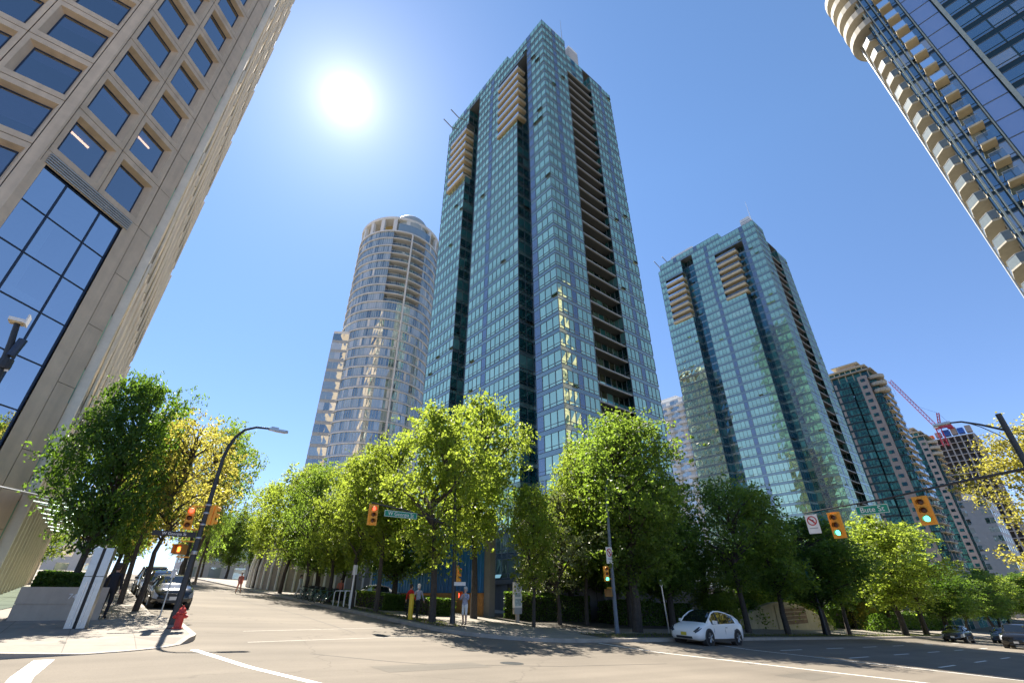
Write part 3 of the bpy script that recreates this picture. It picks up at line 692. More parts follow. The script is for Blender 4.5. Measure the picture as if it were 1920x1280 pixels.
M['rtspan'] = plain('dark_teal_spandrel', (.012, .035, .045), .3, var=.1)
M['rtframe'] = plain('dark_green_frame', (.02, .05, .055), .4, var=.1)
M['rtfin'] = plain('sage_fin', (.40, .44, .38), .5, var=.12, scale=2)
balcony_tower()

# ---------------------------------------------------------------- round tower
def round_tower():
    cx, cy, Rr = 44.6, 111.0, 12.1; zb = gz(cx, cy); off = (cx, cy, zb)
    t = thing('round_tower', 'cylindrical pale glass tower with white floor bands and domed crown', 'tower', off)
    H = 2.78; base = math.atan2(-cy, -cx)          # towards the camera
    ang = lambda u: base+u                           # +u is to the right as seen
    n = 60
    P = lambda u, r=Rr: (cx+r*math.cos(ang(u)), cy+r*math.sin(ang(u)))
    for k in range(0, 34):
        z = 1+H*k; gl, sp = MB(), MB(); bal = k >= 25
        for i in range(n):
            u0, u1 = -math.pi+2*math.pi*i/n, -math.pi+2*math.pi*(i+1)/n
            um = (u0+u1)/2; r = Rr
            if bal and -.2 < um < .62: r = Rr-1.6
            p0, p1 = P(u0, r), P(u1, r)
            facade(gl, sp, p0, p1, 'W' if abs(u0) > 2 else 'WW' if rng.random() < .94 else 'WP', z, H, sh=.55, tr=False, mw=.07, jit=.02)
            sp.add([(*P(u0, Rr-1.7), z-.06), (*P(u1, Rr-1.7), z-.06), (*P(u1, Rr+.22), z-.06), (*P(u0, Rr+.22), z-.06), (*P(u0, Rr-1.7), z+.16), (*P(u1, Rr-1.7), z+.16), (*P(u1, Rr+.22), z+.16), (*P(u0, Rr+.22), z+.16)],
                   [(0, 1, 2, 3), (7, 6, 5, 4), (3, 2, 6, 7)], 2)
        gl.build('window_band', [M['paleglass'], M['whitecon'], M['mullionw']], t, off=off); sp.build('floor_band', [M['rspan'], M['mullionw'], M['whitecon']], t, off=off)
        if bal:
            b = MB(); us = [-.2+.82*i/10 for i in range(11)]
            for a, c in zip(us, us[1:]):
                b.quad((*P(a, Rr+.1), z+.2), (*P(c, Rr+.1), z+.2), (*P(c, Rr+.1), z+1.1), (*P(a, Rr+.1), z+1.1), 0)
            b.tube([(*P(a, Rr+.1), z+1.13) for a in us], .05, 5, 1)
            b.build('balcony_rail', [M['railglass'], M['mullionw']], t, off=off)
    zt = 1+H*34
    f = MB(); f.tube([(*P(.24, Rr+.3), zb), (*P(.24, Rr+.3), zt)], .24, 6); f.build('vertical_fin', M['whitecon'], t, off=off)
    for s in (-.2, .62):
        f = MB(); f.obox((*P(s, Rr-1.6), 1+H*25), (P(s, Rr)[0]-P(s, Rr-1.6)[0], P(s, Rr)[1]-P(s, Rr-1.6)[1]), (0, 0), 1, 0, H*9); f.build('balcony_side', M['whitecon'], t, off=off)
    # loggia crown: pillars, rim, set back wall, dome
    cb = MB(); cb.lathe([(Rr+.25, zt-.2), (Rr+.25, zt+.25), (Rr-3, zt+.25), (Rr-3, zt-.2)], 60, (cx, cy, 0)); cb.build('crown_floor', M['whitecon'], t, off=off)
    iw = MB(); iw.lathe([(Rr-3, zt), (Rr-3, zt+5.3)], 40, (cx, cy, 0)); iw.build('loggia_wall', M['loggia'], t, off=off)
    for i in range(20):
        u = 2*math.pi*i/20+.1; pb = MB(); c = Vector((*P(u, Rr-.35), 0)); rd = Vector((math.cos(ang(u)), math.sin(ang(u)), 0)); tg = Vector((-rd.y, rd.x, 0))
        pb.obox(c-tg*.55-rd*.4+Vector((0, 0, zt+.2)), tg, rd, 1.1, .8, 4.6); pb.build('crown_pillar', M['whitecon'], t, off=off)
    rim = MB(); rim.lathe([(Rr+.15, zt+4.7), (Rr+.3, zt+5.5), (Rr-.3, zt+6.0), (1, zt+6.3)], 60, (cx, cy, 0)); rim.build('crown_rim', M['whitecon'], t, off=off)
    # barrel vaulted bay breaking through the rim
    v = MB(); prof = []
    for rr, zz in [(5.5, zt+.3), (5.5, zt+3.2)]+[(5.5*math.cos(R_(a)), zt+5.6+4.6*math.sin(R_(a))) for a in range(0, 91, 10)]: prof.append((max(rr, .02), zz))
    dc = P(.30, Rr-5.3); v.lathe(prof, 36, (dc[0], dc[1], 0)); v.build('dome', M['domegrey'], t, smooth=True, off=off)
    gw = MB()
    us = [(-.12+.84*i/6) for i in range(7)]
    for a, c in zip(us, us[1:]): gw.quad((*P(a, Rr+.28), zt+.3), (*P(c, Rr+.28), zt+.3), (*P(c, Rr+.28), zt+3), (*P(a, Rr+.28), zt+3), 0, rng.random()*.5)
    gw.build('crown_glazing', M['paleglass'], t, off=off)
    # lower wing behind on the left with small balconies
    w = MB(); dv = Vector((P(-1.75, 1)[0]-cx, P(-1.75, 1)[1]-cy, 0)).normalized()
    q = Vector((cx, cy, 0))+dv*5.5; nx = Vector((-dv.y, dv.x, 0))
    c4 = [q-nx*2, q+dv*6.6-nx*2, q+dv*6.6+nx*9, q+nx*9]
    w.prism([(p.x, p.y) for p in c4], 61.5, 62.2); w.build('wing_roof', M['whitecon'], t, off=off)
    for k in range(22):
        gl, sp = MB(), MB()
        for i in range(4):
            p, r_ = c4[i], c4[(i+1) % 4]; facade(gl, sp, (r_.x, r_.y), (p.x, p.y), 'WWWWW' if i % 2 == 0 else 'WWWWWWW', 1+2.75*k, 2.75, sh=.8, tr=False, mw=.07)
            facade(gl, sp, (p.x, p.y), (r_.x, r_.y), 'WWWWW' if i % 2 == 0 else 'WWWWWWW', 1+2.75*k, 2.75, sh=.8, tr=False, mw=.07) if False else None
        gl.build('wing_window', [M['paleglass'], M['whitecon'], M['mullionw']], t, off=off); sp.build('wing_floor_band', [M['rwing'], M['mullionw']], t, off=off)
    for k in range(22):
        z = 4+2.75*k; b = MB(); e = q+dv*6.55; b.obox((e.x-nx.x*1.5, e.y-nx.y*1.5, z-.2), nx, dv, 4.2, 1.3, .9); b.build('wing_balcony', M['mullionw'], t, off=off)
    return t
M['domegrey'] = plain('dome_grey', (.44, .48, .47), .5, var=.08, scale=.5)
M['rwing'] = plain('wing_grey', (.42, .44, .45), .7, var=.15)
M['rspan'] = facade_glass('round_spandrel', [(0, (.40, .42, .41)), (.6, (.46, .46, .43))], (.8, .85, .9), .2, .1)
M['loggia'] = plain('loggia_ochre', (.50, .38, .16), .8, var=.15)
round_tower()

# ---------------------------------------------------------------- towers down the right hand street
def apartment_tower(name, label, x, yr, ytop, wid, dep, zt, strip, H=2.75, group=None):
    zb = gz(x, yr)-1; off = (x, yr, zb); t = thing(name, label, 'tower', off, group=group)
    k = 0; s0, s1 = strip; yl = yr+wid
    while True:
        z = 1+H*k-4
        if z+H > zt-7: break
        gl, sp = MB(), MB(); g2, s2 = MB(), MB()
        facade(gl, sp, (x, yl), (x, s1+3.2), 'WWWWPWWWW', z, H, sh=.7, tr=False, mw=.12)
        facade(gl, sp, (x+1.2, s1+3.2), (x+1.2, s1), 'WWW', z, H, sh=.5, tr=False, mw=.1)
        facade(g2, s2, (x+1.2, s0), (x+1.2, yr), 'WWW', z, H, sh=.5, tr=False, mw=.12)
        facade(g2, s2, (x+1.2, yr), (x+dep, yr), 'WWPWWWPWWWPWWW', z, H, sh=.6, tr=False, mw=.12)
        facade(g2, s2, (x+dep, yr), (x+dep, yl), 'WWWW', z, H); facade(gl, sp, (x+dep, yl), (x, yl), 'WWWW', z, H)
        sp.build('spandrel_band', [M['rtspan'], M['mullion']], t, off=off); gl.build('window_band', [M['darkglass'], M['tan'], M['rtframe']], t, off=off)
        s2.build('spandrel_band', [M['rtspan'], M['mullion']], t, off=off); g2.build('window_band', [M['darkglass'], M['tan'], M['rtframe']], t, off=off)
        if k % 1 == 0:
            for (px0, px1) in ((x+2, x+7), (x+9, x+14)):
                b = MB(); b.box(px0, px1, yr-1.3, yr-.02, z-.1, z+.12); b.box(px0, px1, yr-1.3, yr-1.22, z+.12, z+.95, 1); b.build('balcony', [M['soffit'], M['railglass']], t, off=off)
        k += 1
    z1 = 1+H*k-4
    st_ = MB(); st_.box(x-.5, x+1.15, s0, s1, zb, z1+.6)
    st_.build('concrete_pier', M['tan'], t, off=off)
    for q in range(k):
        z = 1+H*q-4; wb = MB(); wb.box(x-.56, x-.44, (s0+s1)/2-.75, (s0+s1)/2+.75, z+1.0, z+2.2, 0, rng.random()*.6); wb.build('window', M['darkglass'], t, off=off)
    # stepped top with eaves
    for (i, o, za, zc) in ((0, 1.3, z1, z1+2.9), (1, 3.0, z1+2.9, z1+5.4), (2, 5.5, z1+5.4, z1+8.2)):
        b = MB(); b.box(x+o, x+dep-o, yr+o, yl-o, za, zc, 0, .6); b.box(x+o-1.4, x+dep-o+1.4, yr+o-1.4, yl-o+1.4, zc-.02, zc+.35, 1)
        if i < 2:
            for j in range(6): b.box(x+o-.25, x+o, yr+o+(wid-2*o)*j/6, yr+o+.3+(wid-2*o)*j/6, za, zc-.03, 1)
        b.build('roof_tier', [M['darkglass'] if i < 2 else M['tan'], M['cream']], t, off=off)
    for q in range(3):
        b = MB(); b.lathe([(2.3, z1-1.2-2.75*q), (2.5, z1-.8-2.75*q), (2.5, z1-2.75*q)], 16, (x+2.0, yr-.2, 0)); b.build('round_balcony', M['cream'], t, off=off)
    return t
apartment_tower('apartment_tower', 'dark green glass apartment tower with brown concrete pier, nearer and taller of its pair', 205, 34.3, 0, 17.5, 20, 82, (36.5, 39.5), group='dark green apartment towers')
apartment_tower('apartment_tower', 'dark green glass apartment tower seen just behind its taller twin, lower roof', 290, 38.3, 0, 18, 20, 74.5, (39.2, 42.0), group='dark green apartment towers')

def slab_tower():
    x, yr, yl, zt = 350, 26.5, 46.5, 79; zb = gz(x, 30)-1; off = (x, yr, zb)
    t = thing('unfinished_tower', 'bare concrete tower frame still under construction with blue tarps on top', 'building under construction', off)
    k = 0
    while 3.3*k-4 < zt:
        z = 3.3*k-4; b = MB(); b.box(x-.6, x+18, yr, yl, z, z+.35); b.build('floor_slab', M['whitecon2'], t, off=off); k += 1
    for i in range(8):
        y = yr+.2+(yl-yr-1)*i/7; c = MB(); c.box(x-.5, x+.3, y, y+.6, zb, 3.3*k-4-3); c.build('column', M['whitecon2'], t, off=off)
    for i in range(5):
        c = MB(); c.box(x+3+3.5*i, x+3.6+3.5*i, yr+.02, yr+.6, zb, 3.3*k-4-3); c.build('column', M['whitecon2'], t, off=off)
    b = MB(); b.box(x+1.2, x+17, yr+1.2, yl-1, zb, zt); b.build('core', M['siteinner'], t, off=off)
    for (y, w_, c_, dz) in ((43.5, 3, 'orangetarp', 1.6), (36, 3.2, 'bluetarp', 3.2), (30, 2.6, 'bluetarp', 3.0), (40, 2.5, 'whitecon2', 2.6), (33, 2.4, 'tan', 4.0), (26.8, 2.4, 'tan', 3.6)):
        b = MB(); b.box(x-.8, x+2.5, y, y+w_, zt+.8, zt+.8+dz); b.build('formwork', M[c_], t, off=off)
    return t
M['whitecon2'] = plain('grey_concrete', (.40, .37, .34), .85, var=.12, scale=.6)
M['siteinner'] = plain('site_interior', (.09, .08, .075), .9, var=.3, scale=.3)
slab_tower()
def crane():
    x = 347.0; p = Vector((x, 39.6, 78)); off = tuple(p)
    t = thing('tower_crane', 'red luffing crane on top of the unfinished concrete tower', 'crane', off)
    def truss(a, b, w, n, nm):
        m = MB(); a = Vector(a); b = Vector(b); d = (b-a); u = d.normalized(); s = Vector((1, 0, 0)); v = u.cross(s).normalized()
        ch = [(-w, -w), (w, -w), (w, w), (-w, w)]
        for (i, j) in ch: m.tube([a+s*i+v*j, b+s*i+v*j], .17, 4)
        for q in range(n):
            for e in range(4):
                (i, j), (i2, j2) = ch[e], ch[(e+1) % 4]; m.tube([a+d*(q/n)+s*i+v*j, a+d*((q+1)/n)+s*i2+v*j2], .1, 3)
        return m.build(nm, M['crane'], t, off=off)
    truss((x, 39.6, 74), (x, 39.6, 84), 1.1, 5, 'mast'); truss((x, 40, 85), (x, 51.4, 117.5), .8, 18, 'jib'); truss((x, 38.6, 85), (x, 36.8, 92.5), .5, 5, 'a_frame')
    m = MB(); m.box(x-1.6, x+1.6, 33.5, 41, 83.9, 85); m.box(x-1.7, x+1.7, 33.2, 35.8, 82.9, 83.88); m.build('counter_deck', M['crane'], t, off=off)
    c = MB(); c.box(x-2.6, x-1.7, 39.2, 41.2, 84, 86.2); c.build('cab', M['whitecon'], t, off=off)
    w = MB(); w.tube([(x, 36.8, 92.5), (x, 44.5, 99), (x, 51, 116.5)], .06, 4); w.tube([(x, 36.8, 92.5), (x, 33.8, 85)], .06, 4); w.tube([(x, 51.3, 117.5), (x, 51.3, 108)], .05, 4); w.build('cable', M['blackmetal'], t, off=off)
crane()
def plain_block(name, label, x0, x1, y0, y1, zt, m, gl, H=2.9, patx='WPWWPW', paty='WPWWPWWPW', sh=1.0, bal=0, cat='building'):
    zb = gz(x0, y0)-1; off = (x0, y0, zb); t = thing(name, label, cat, off); k = 0
    while zb+H*k+H <= zt:
        z = zb+H*k; g, s = MB(), MB()
        facade(g, s, (x0, y1), (x0, y0), paty, z, H, sh=sh, tr=False, mw=.1); facade(g, s, (x0, y0), (x1, y0), patx, z, H, sh=sh, tr=False, mw=.1)
        facade(g, s, (x1, y0), (x1, y1), 'PWP', z, H, sh=sh, tr=False, mw=0); facade(g, s, (x1, y1), (x0, y1), 'PWP', z, H, sh=sh, tr=False, mw=0)
        s.build('floor_band', [m, m], t, off=off); g.build('window_band', [gl, m, M['mullionw']], t, off=off)
        if bal:
            for q in range(bal):
                b = MB(); yy = y0+(y1-y0)*(q+.5)/bal; b.prism([(x0-1.6, yy-1.4), (x0-.02, yy-2.2), (x0-.02, yy+2.2), (x0-1.6, yy+1.4)], z-.1, z+.95); b.build('balcony', m, t, off=off)
        k += 1
    r = MB(); zz = zb+H*k; r.box(x0-.1, x1+.1, y0-.1, y1+.1, zz, zz+.6); r.box(x0+2, x1-2, y0+(y1-y0)*.3, y1-(y1-y0)*.2, zz+.6, zz+3); r.build('roof', m, t, off=off)
    return t
plain_block('apartment_tower', 'slim white apartment tower with curved balconies seen in the gap between the two teal towers', 180, 198, 97, 116, 79, M['whitecon'], M['paleglass'], bal=3, cat='tower')
plain_block('grey_building', 'pale grey mid rise block below the unfinished concrete tower', 240, 262, 23.8, 31.5, 34, M['palegrey'] if 'palegrey' in M else M['whitecon'], M['paleglass'], patx='WPWPWPWP', paty='WPPPWW', cat='building')
plain_block('low_building', 'low pale office building closing the far end of the left street', -16, 2, 150, 168, 19, M['whitecon'], M['paleglass'], H=3.6, patx='WPWPWPWP', sh=1.2, cat='building')
plain_block('low_building', 'grey low building on the far left street behind the round ribbed hall', 15, 40, 132, 150, 16, M['palegrey'], M['paleglass'], H=3.6, patx='WPWPWPWPWP', sh=1.2, cat='building')
plain_block('podium_building', 'low dark grey building with glazed floors behind the distant street trees on the right', 144, 202, 26.5, 33.5, 5.5, M['greywall'], M['darkglass'], H=3.4, patx='WWPWWPWWPWWP', paty='WWPWW', sh=.9, cat='building')
# ---------------------------------------------------------------- trees
def leafquad(b, c, size, rnd, r, up=.35):
    # one folded leaf: two triangles along a midrib
    d = Vector((rnd.gauss(0, 1), rnd.gauss(0, 1), rnd.gauss(-.25, .7))).normalized()
    n = Vector((rnd.gauss(0, 1), rnd.gauss(0, 1), rnd.gauss(up, 1)))
    s = d.cross(n)
    if s.length < 1e-3: return
    s.normalize(); n = s.cross(d); l = size*rnd.uniform(.7, 1.25); w = l*.42; f = n*(w*.35)
    a = c-d*(l*.5); e = c+d*(l*.5); m = c-d*(l*.05)
    b.add((a, m+s*w+f, e, m-s*w+f), ((0, 1, 2), (0, 2, 3)), 0, r)
def tree_mesh(seed, th, n, leaf, size=.30, form='round', nclump=70, spread=.17, trunk_r=.16, forks=1):
    # unit tree: height 1 = 10 m, crown radius 3 m; returns (trunk mesh object, crown mesh object) unlinked from any thing
    rnd = random.Random(seed); H, Rr = 10.0, 3.0
    tb = MB(); lb = MB()
    bend = [Vector((rnd.uniform(-.12, .12)*i, rnd.uniform(-.12, .12)*i, 0)) for i in range(7)]
    tp = [Vector((0, 0, -.2))]+[bend[i]+Vector((0, 0, H*.82*i/6)) for i in range(1, 7)]
    tb.tube(tp, [trunk_r*1.25, trunk_r]+[trunk_r*(1-.15*i) for i in range(1, 6)], 8)
    cz = (th+H)/2; hz = (H-th)/2; ph = [rnd.uniform(0, 6.28) for _ in range(6)]
    def rad(a, t):  # horizontal radius at relative height t in -1..1
        if form == 'round': base = math.sqrt(max(0, 1-abs(t)**2.3))
        elif form == 'cone': base = max(0, (1-t)/2)**.75*math.sqrt(max(0, min(1, (t+1)*2.2)))
        elif form == 'vase': base = (.45+.55*max(0, min(1, (t+1)*.8)))*math.sqrt(max(0, 1-max(0, t)**2.2))*min(1, (t+1)*3+.15)
        else: base = math.sqrt(max(0, 1-abs(t)**2))
        return Rr*base*(1+.22*math.sin(2*a+ph[0])+.2*math.sin(3*a+ph[1]+3*t)+.2*math.sin(4*a+ph[2]-5*t)+.12*math.sin(9*t+ph[3]))
    clumps = []
    while len(clumps) < nclump:
        t = rnd.uniform(-1, 1); a = rnd.uniform(0, 6.283); rm = rad(a, t)
        if rm < .3 and abs(t) < .85: continue
        q = rnd.random()**.42*.92; 
        p = Vector((math.cos(a)*rm*q, math.sin(a)*rm*q, cz+hz*t*.97))
        if any((p-c[0]).length < .52 for c in clumps) and rnd.random() < .8: continue
        clumps.append((p, rnd.uniform(.55, 1.25)))
    per = n/len(clumps)
    for p, r in clumps:
        # twig from the trunk or a limb to the clump
        zt = max(th*.75, min(H*.78, p.z-abs(Vector((p.x, p.y)).length)*rnd.uniform(.45, .8)))
        i = zt/(H*.82)*6; i0 = min(5, int(i)); base = tp[i0+0].lerp(tp[min(6, i0+1)], i-i0) if i0 > 0 else Vector((0, 0, zt))
        base = Vector((base.x, base.y, zt)); mid = base.lerp(p, .5)+Vector((rnd.uniform(-.2, .2), rnd.uniform(-.2, .2), rnd.uniform(.0, .35)))
        if rnd.random() < .8: k_ = 1.7 if rnd.random() < .16 else 1.0; tb.tube([base, mid, p], [(.055+.02*rnd.random())*k_, .036*k_, .012], 5)
        tone = rnd.uniform(.1, .9)
        for _ in range(max(1, int(per*r*r/9))):
            # a spray: nine leaves along a short twig
            g = Vector((rnd.gauss(0, 1), rnd.gauss(0, 1), rnd.gauss(0, .7)))*(.48*r*(spread/.17)); q0 = p+g
            dr = (g.normalized() if g.length > .01 else Vector((0, 0, 1)))+Vector((0, 0, -.25)); sl = rnd.uniform(.35, .6); tn = tone+rnd.gauss(0, .16); sz = size*rnd.uniform(.75, 1.2)
            for i in range(9):
                leafquad(lb, q0+dr*(sl*i/9)+Vector((rnd.gauss(0, .09), rnd.gauss(0, .09), rnd.gauss(0, .07))), sz*rnd.uniform(.7, 1.15), rnd, min(1, max(0, tn+rnd.gauss(0, .12))))
    return tb.build('trunk', M['bark']), lb.build('crown', M[leaf], None)

PROTO = {}
def proto(key, *a, **k):
    PROTO[key] = tree_mesh(*a, **k)
    for o in PROTO[key]: COL.objects.unlink(o)
proto('dense', 11, 2.6, 41850, 'leafdark', 0.168, 'round', 125, .14, .2)
proto('dense2', 12, 2.4, 27094, 'leafdark', 0.168, 'cone', 80, .15, .2)
proto('densemid', 33, 2.3, 34100, 'leafmid', 0.160, 'round', 110, .15, .2)
proto('mid', 13, 2.9, 17360, 'leafmid', 0.168, 'round', 66, .14)
proto('mid2', 14, 2.7, 17360, 'leafmid', 0.168, 'cone', 66, .14)
proto('bright', 15, 2.7, 16120, 'leafbright', 0.184, 'round', 62, .14)
proto('bright2', 16, 3.1, 15500, 'leafbright', 0.184, 'vase', 58, .14)
proto('bright3', 21, 2.5, 15500, 'leafbright', 0.184, 'cone', 60, .14)
proto('yellow', 17, 3.6, 7200, 'leafyellow', 0.18, 'vase', 70, .17, .15)
proto('golden', 31, 2.4, 24000, 'leafyellow', 0.135, 'round', 90, .15, .14)
proto('turning', 18, 3.2, 8400, 'leaforange', 0.20, 'round', 60, .18)
proto('pale', 19, 2.6, 8400, 'leafpale', 0.18, 'round', 48, .17, .12)
proto('wisp', 20, 2.0, 8400, 'leafmid', 0.18, 'cone', 55, .17, .12)

def tree(key, x, y, top, width_px, label, name='street_tree', group=None, rz=None, cat='tree', h=None, r=None):
    z0 = gz(x, y)+(.1 if (y > 17) else 0)
    d = math.hypot(x, y)
    if top: h = atD(top[0], top[1], d).z-z0
    if r is None:
        f = (x*UX[0]+y*UX[1]); dep = f*CP+max(0, (h*.6))*SP; r = width_px/2*dep/FPX
    t = thing(name, label, cat, (x, y, z0), rz if rz is not None else (x*7.3+y*3.1) % 6.28, group)
    t.scale = (r/3.0, r/3.0, h/10.0)
    for src in PROTO[key]:
        c = src.copy(); COL.objects.link(c); c.parent = t
    return t
G1 = 'trees on the left pavement'; G2 = 'trees along the far left street'; G3 = 'trees along the right pavement'; G4 = 'garden trees behind the pavement'
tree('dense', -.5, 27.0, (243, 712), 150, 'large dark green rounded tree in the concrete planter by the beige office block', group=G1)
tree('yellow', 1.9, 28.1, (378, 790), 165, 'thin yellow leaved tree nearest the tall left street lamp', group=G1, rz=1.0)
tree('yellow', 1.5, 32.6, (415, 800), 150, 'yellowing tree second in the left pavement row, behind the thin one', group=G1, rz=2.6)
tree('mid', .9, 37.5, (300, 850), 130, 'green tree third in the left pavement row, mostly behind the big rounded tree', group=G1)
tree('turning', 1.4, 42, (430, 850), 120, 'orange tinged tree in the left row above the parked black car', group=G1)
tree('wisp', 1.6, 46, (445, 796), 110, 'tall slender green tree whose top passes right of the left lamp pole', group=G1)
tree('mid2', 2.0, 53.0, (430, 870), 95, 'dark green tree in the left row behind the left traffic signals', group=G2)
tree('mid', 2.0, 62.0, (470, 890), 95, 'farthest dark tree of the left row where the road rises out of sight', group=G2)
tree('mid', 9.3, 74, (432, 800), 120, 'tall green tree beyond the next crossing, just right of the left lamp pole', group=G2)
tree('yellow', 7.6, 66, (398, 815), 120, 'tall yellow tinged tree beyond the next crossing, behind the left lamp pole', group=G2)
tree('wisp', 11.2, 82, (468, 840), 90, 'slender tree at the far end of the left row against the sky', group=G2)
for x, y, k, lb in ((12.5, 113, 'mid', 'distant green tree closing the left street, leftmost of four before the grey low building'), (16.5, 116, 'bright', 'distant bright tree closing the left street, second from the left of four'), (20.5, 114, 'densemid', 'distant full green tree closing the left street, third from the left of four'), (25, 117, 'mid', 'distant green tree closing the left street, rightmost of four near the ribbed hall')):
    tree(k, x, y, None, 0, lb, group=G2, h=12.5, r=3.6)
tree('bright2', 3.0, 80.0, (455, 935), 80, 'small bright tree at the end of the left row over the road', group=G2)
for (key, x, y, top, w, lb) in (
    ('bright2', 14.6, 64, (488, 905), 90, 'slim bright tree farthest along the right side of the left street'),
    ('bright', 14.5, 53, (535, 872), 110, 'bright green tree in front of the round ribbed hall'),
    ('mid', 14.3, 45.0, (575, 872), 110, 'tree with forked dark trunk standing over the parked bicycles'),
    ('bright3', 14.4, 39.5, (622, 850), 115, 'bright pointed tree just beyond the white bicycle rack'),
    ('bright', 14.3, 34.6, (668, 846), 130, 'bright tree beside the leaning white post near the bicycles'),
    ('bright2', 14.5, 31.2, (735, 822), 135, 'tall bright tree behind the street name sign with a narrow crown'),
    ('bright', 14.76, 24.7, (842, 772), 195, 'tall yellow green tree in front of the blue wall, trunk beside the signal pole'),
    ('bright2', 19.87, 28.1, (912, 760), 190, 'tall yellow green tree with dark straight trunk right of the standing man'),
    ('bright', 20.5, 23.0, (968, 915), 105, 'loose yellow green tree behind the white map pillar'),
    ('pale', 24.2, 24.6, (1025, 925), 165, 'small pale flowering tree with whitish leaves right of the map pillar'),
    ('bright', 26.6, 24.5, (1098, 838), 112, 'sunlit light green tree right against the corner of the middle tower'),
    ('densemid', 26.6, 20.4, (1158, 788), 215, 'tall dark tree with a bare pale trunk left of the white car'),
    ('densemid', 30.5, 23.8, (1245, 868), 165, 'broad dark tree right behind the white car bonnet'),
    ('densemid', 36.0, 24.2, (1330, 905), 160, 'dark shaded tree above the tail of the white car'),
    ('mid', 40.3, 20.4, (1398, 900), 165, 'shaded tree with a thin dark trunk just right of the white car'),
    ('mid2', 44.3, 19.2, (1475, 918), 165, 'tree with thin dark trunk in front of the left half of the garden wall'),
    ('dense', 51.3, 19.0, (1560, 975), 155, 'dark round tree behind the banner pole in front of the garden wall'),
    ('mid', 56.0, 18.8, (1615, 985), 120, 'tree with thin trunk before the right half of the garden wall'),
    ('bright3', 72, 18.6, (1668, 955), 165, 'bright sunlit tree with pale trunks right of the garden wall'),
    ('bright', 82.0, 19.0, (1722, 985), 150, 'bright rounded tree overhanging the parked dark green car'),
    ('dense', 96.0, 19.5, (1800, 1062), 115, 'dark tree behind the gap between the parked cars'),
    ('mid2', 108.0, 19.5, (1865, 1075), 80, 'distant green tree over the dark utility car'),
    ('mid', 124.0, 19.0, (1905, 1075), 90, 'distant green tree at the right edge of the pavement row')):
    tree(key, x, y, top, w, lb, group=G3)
for (key, x, y, h, r, lb) in (
    ('dense', 17.5, 52, 8.5, 3.6, 'dark garden tree behind the bicycles beside the ribbed hall'),
    ('mid', 17.0, 44, 8, 3.2, 'green garden tree behind the forked trunk near the bicycles'),
    ('dense', 18.5, 37, 8, 3.2, 'dark garden tree left of the blue wall'),
    ('dense', 29.5, 28.5, 9, 3.6, 'dark garden tree against the tower podium behind the map pillar'),
    ('dense2', 34, 28, 9.5, 3.6, 'dark garden tree behind the signal pole with the white sign'),
    ('dense', 40, 27.5, 8.5, 3.4, 'dark garden tree behind the white car roof'),
    ('bright3', 46, 26.5, 6.0, 2.6, 'low sunlit yellow green garden tree between dark trunks left of the garden wall'),
    ('bright', 52.5, 26.5, 6.5, 2.8, 'low sunlit garden tree behind the top of the garden wall'),
    ('dense', 60, 27, 8.5, 3.4, 'dark garden tree behind the right end of the garden wall'),
    ('mid', 68, 27, 8, 3.2, 'garden tree behind the parked dark green car'),
    ('dense', 80, 26, 9, 3.6, 'dark garden tree behind the rightmost parked cars'),
    ('dense', 92, 25, 9, 3.6, 'farthest dark garden tree toward the right edge'),
    ('mid', -9, 62, 9, 3.8, 'tree behind the office block side entrance on the far left'),
    ('bright', -4.5, 58, 6, 2.4, 'small bright tree under the canopy end of the office block')):
    tree(key, x, y, None, 0, lb, 'garden_tree', G4, h=h, r=r)
tree('golden', 58, 1.3, (1935, 800), 170, 'yellow and orange leaved tree at the right edge under the dark lamp pole', 'turning_tree', r=5.0)

for i, (x, y, h, r, key) in enumerate(((138, 20, 11, 4.4, 'mid2'), (156, 21, 10, 4.4, 'bright'), (176, 19, 11, 4.8, 'dense'), (200, 20, 12, 5.2, 'mid'), (230, 19, 12, 6, 'dense'), (268, 18, 13, 7, 'mid'), (112, -4, 9, 3.8, 'mid'), (135, -4, 10, 4.4, 'dense'), (165, -3, 11, 5, 'mid2'), (205, -2, 12, 6, 'dense'))):
    tree(key, x, y, None, 0, 'distant street tree far down the right street toward the harbour end', 'distant_tree', 'distant trees down the right street', h=h, r=r)
# ---------------------------------------------------------------- hedges, shrubs, grass
def hedge(x0, x1, y0, y1, h, leaf, label, n, name='hedge', cat='hedge', size=.12, bulge=.0, zoff=.12):
    rnd = random.Random(int(x0*31+y0*17)); zb = gz((x0+x1)/2, (y0+y1)/2)+zoff
    c = MB(); b = MB(); lx, ly = x1-x0, y1-y0
    c.box(-lx/2+.1, lx/2-.1, -ly/2+.1, ly/2-.1, 0, h-.1)
    for _ in range(n):
        s = rnd.random()
        x = rnd.uniform(-lx/2, lx/2); y = rnd.uniform(-ly/2, ly/2); z = rnd.uniform(.03, h)
        if s < .42: y = -ly/2+abs(rnd.gauss(0, .06))
        elif s < .6: x = (-lx/2+abs(rnd.gauss(0, .06)))*rnd.choice((-1, 1))
        else: z = h-abs(rnd.gauss(0, .07))
        z += bulge*(math.sin(x*1.7+1)*.5+math.sin(y*2.3+x*.9)*.4)*z
        leafquad(b, Vector((x, y, z)), size, rnd, rnd.random(), .6)
    t = thing(name, label, cat, ((x0+x1)/2, (y0+y1)/2, zb)); 
    t.rotation_euler = (math.atan(.048), math.atan(.042), 0)
    c.build('stems', M['soil'], t); b.build('foliage', M[leaf], t); return t
hedge(-1.55, .42, 24.9, 28.6, .55, 'leafdark', 'low clipped dark hedge filling the concrete planter under the big rounded tree', 5200, size=.11, zoff=1.0)
hedge(15.8, 17.6, 33, 40, .95, 'leafmid', 'clipped green hedge behind the bicycle rack', 5200)
hedge(17.3, 19.2, 29.3, 33.5, 1.0, 'leafdark', 'clipped dark hedge beside the person in the red jacket', 3600)
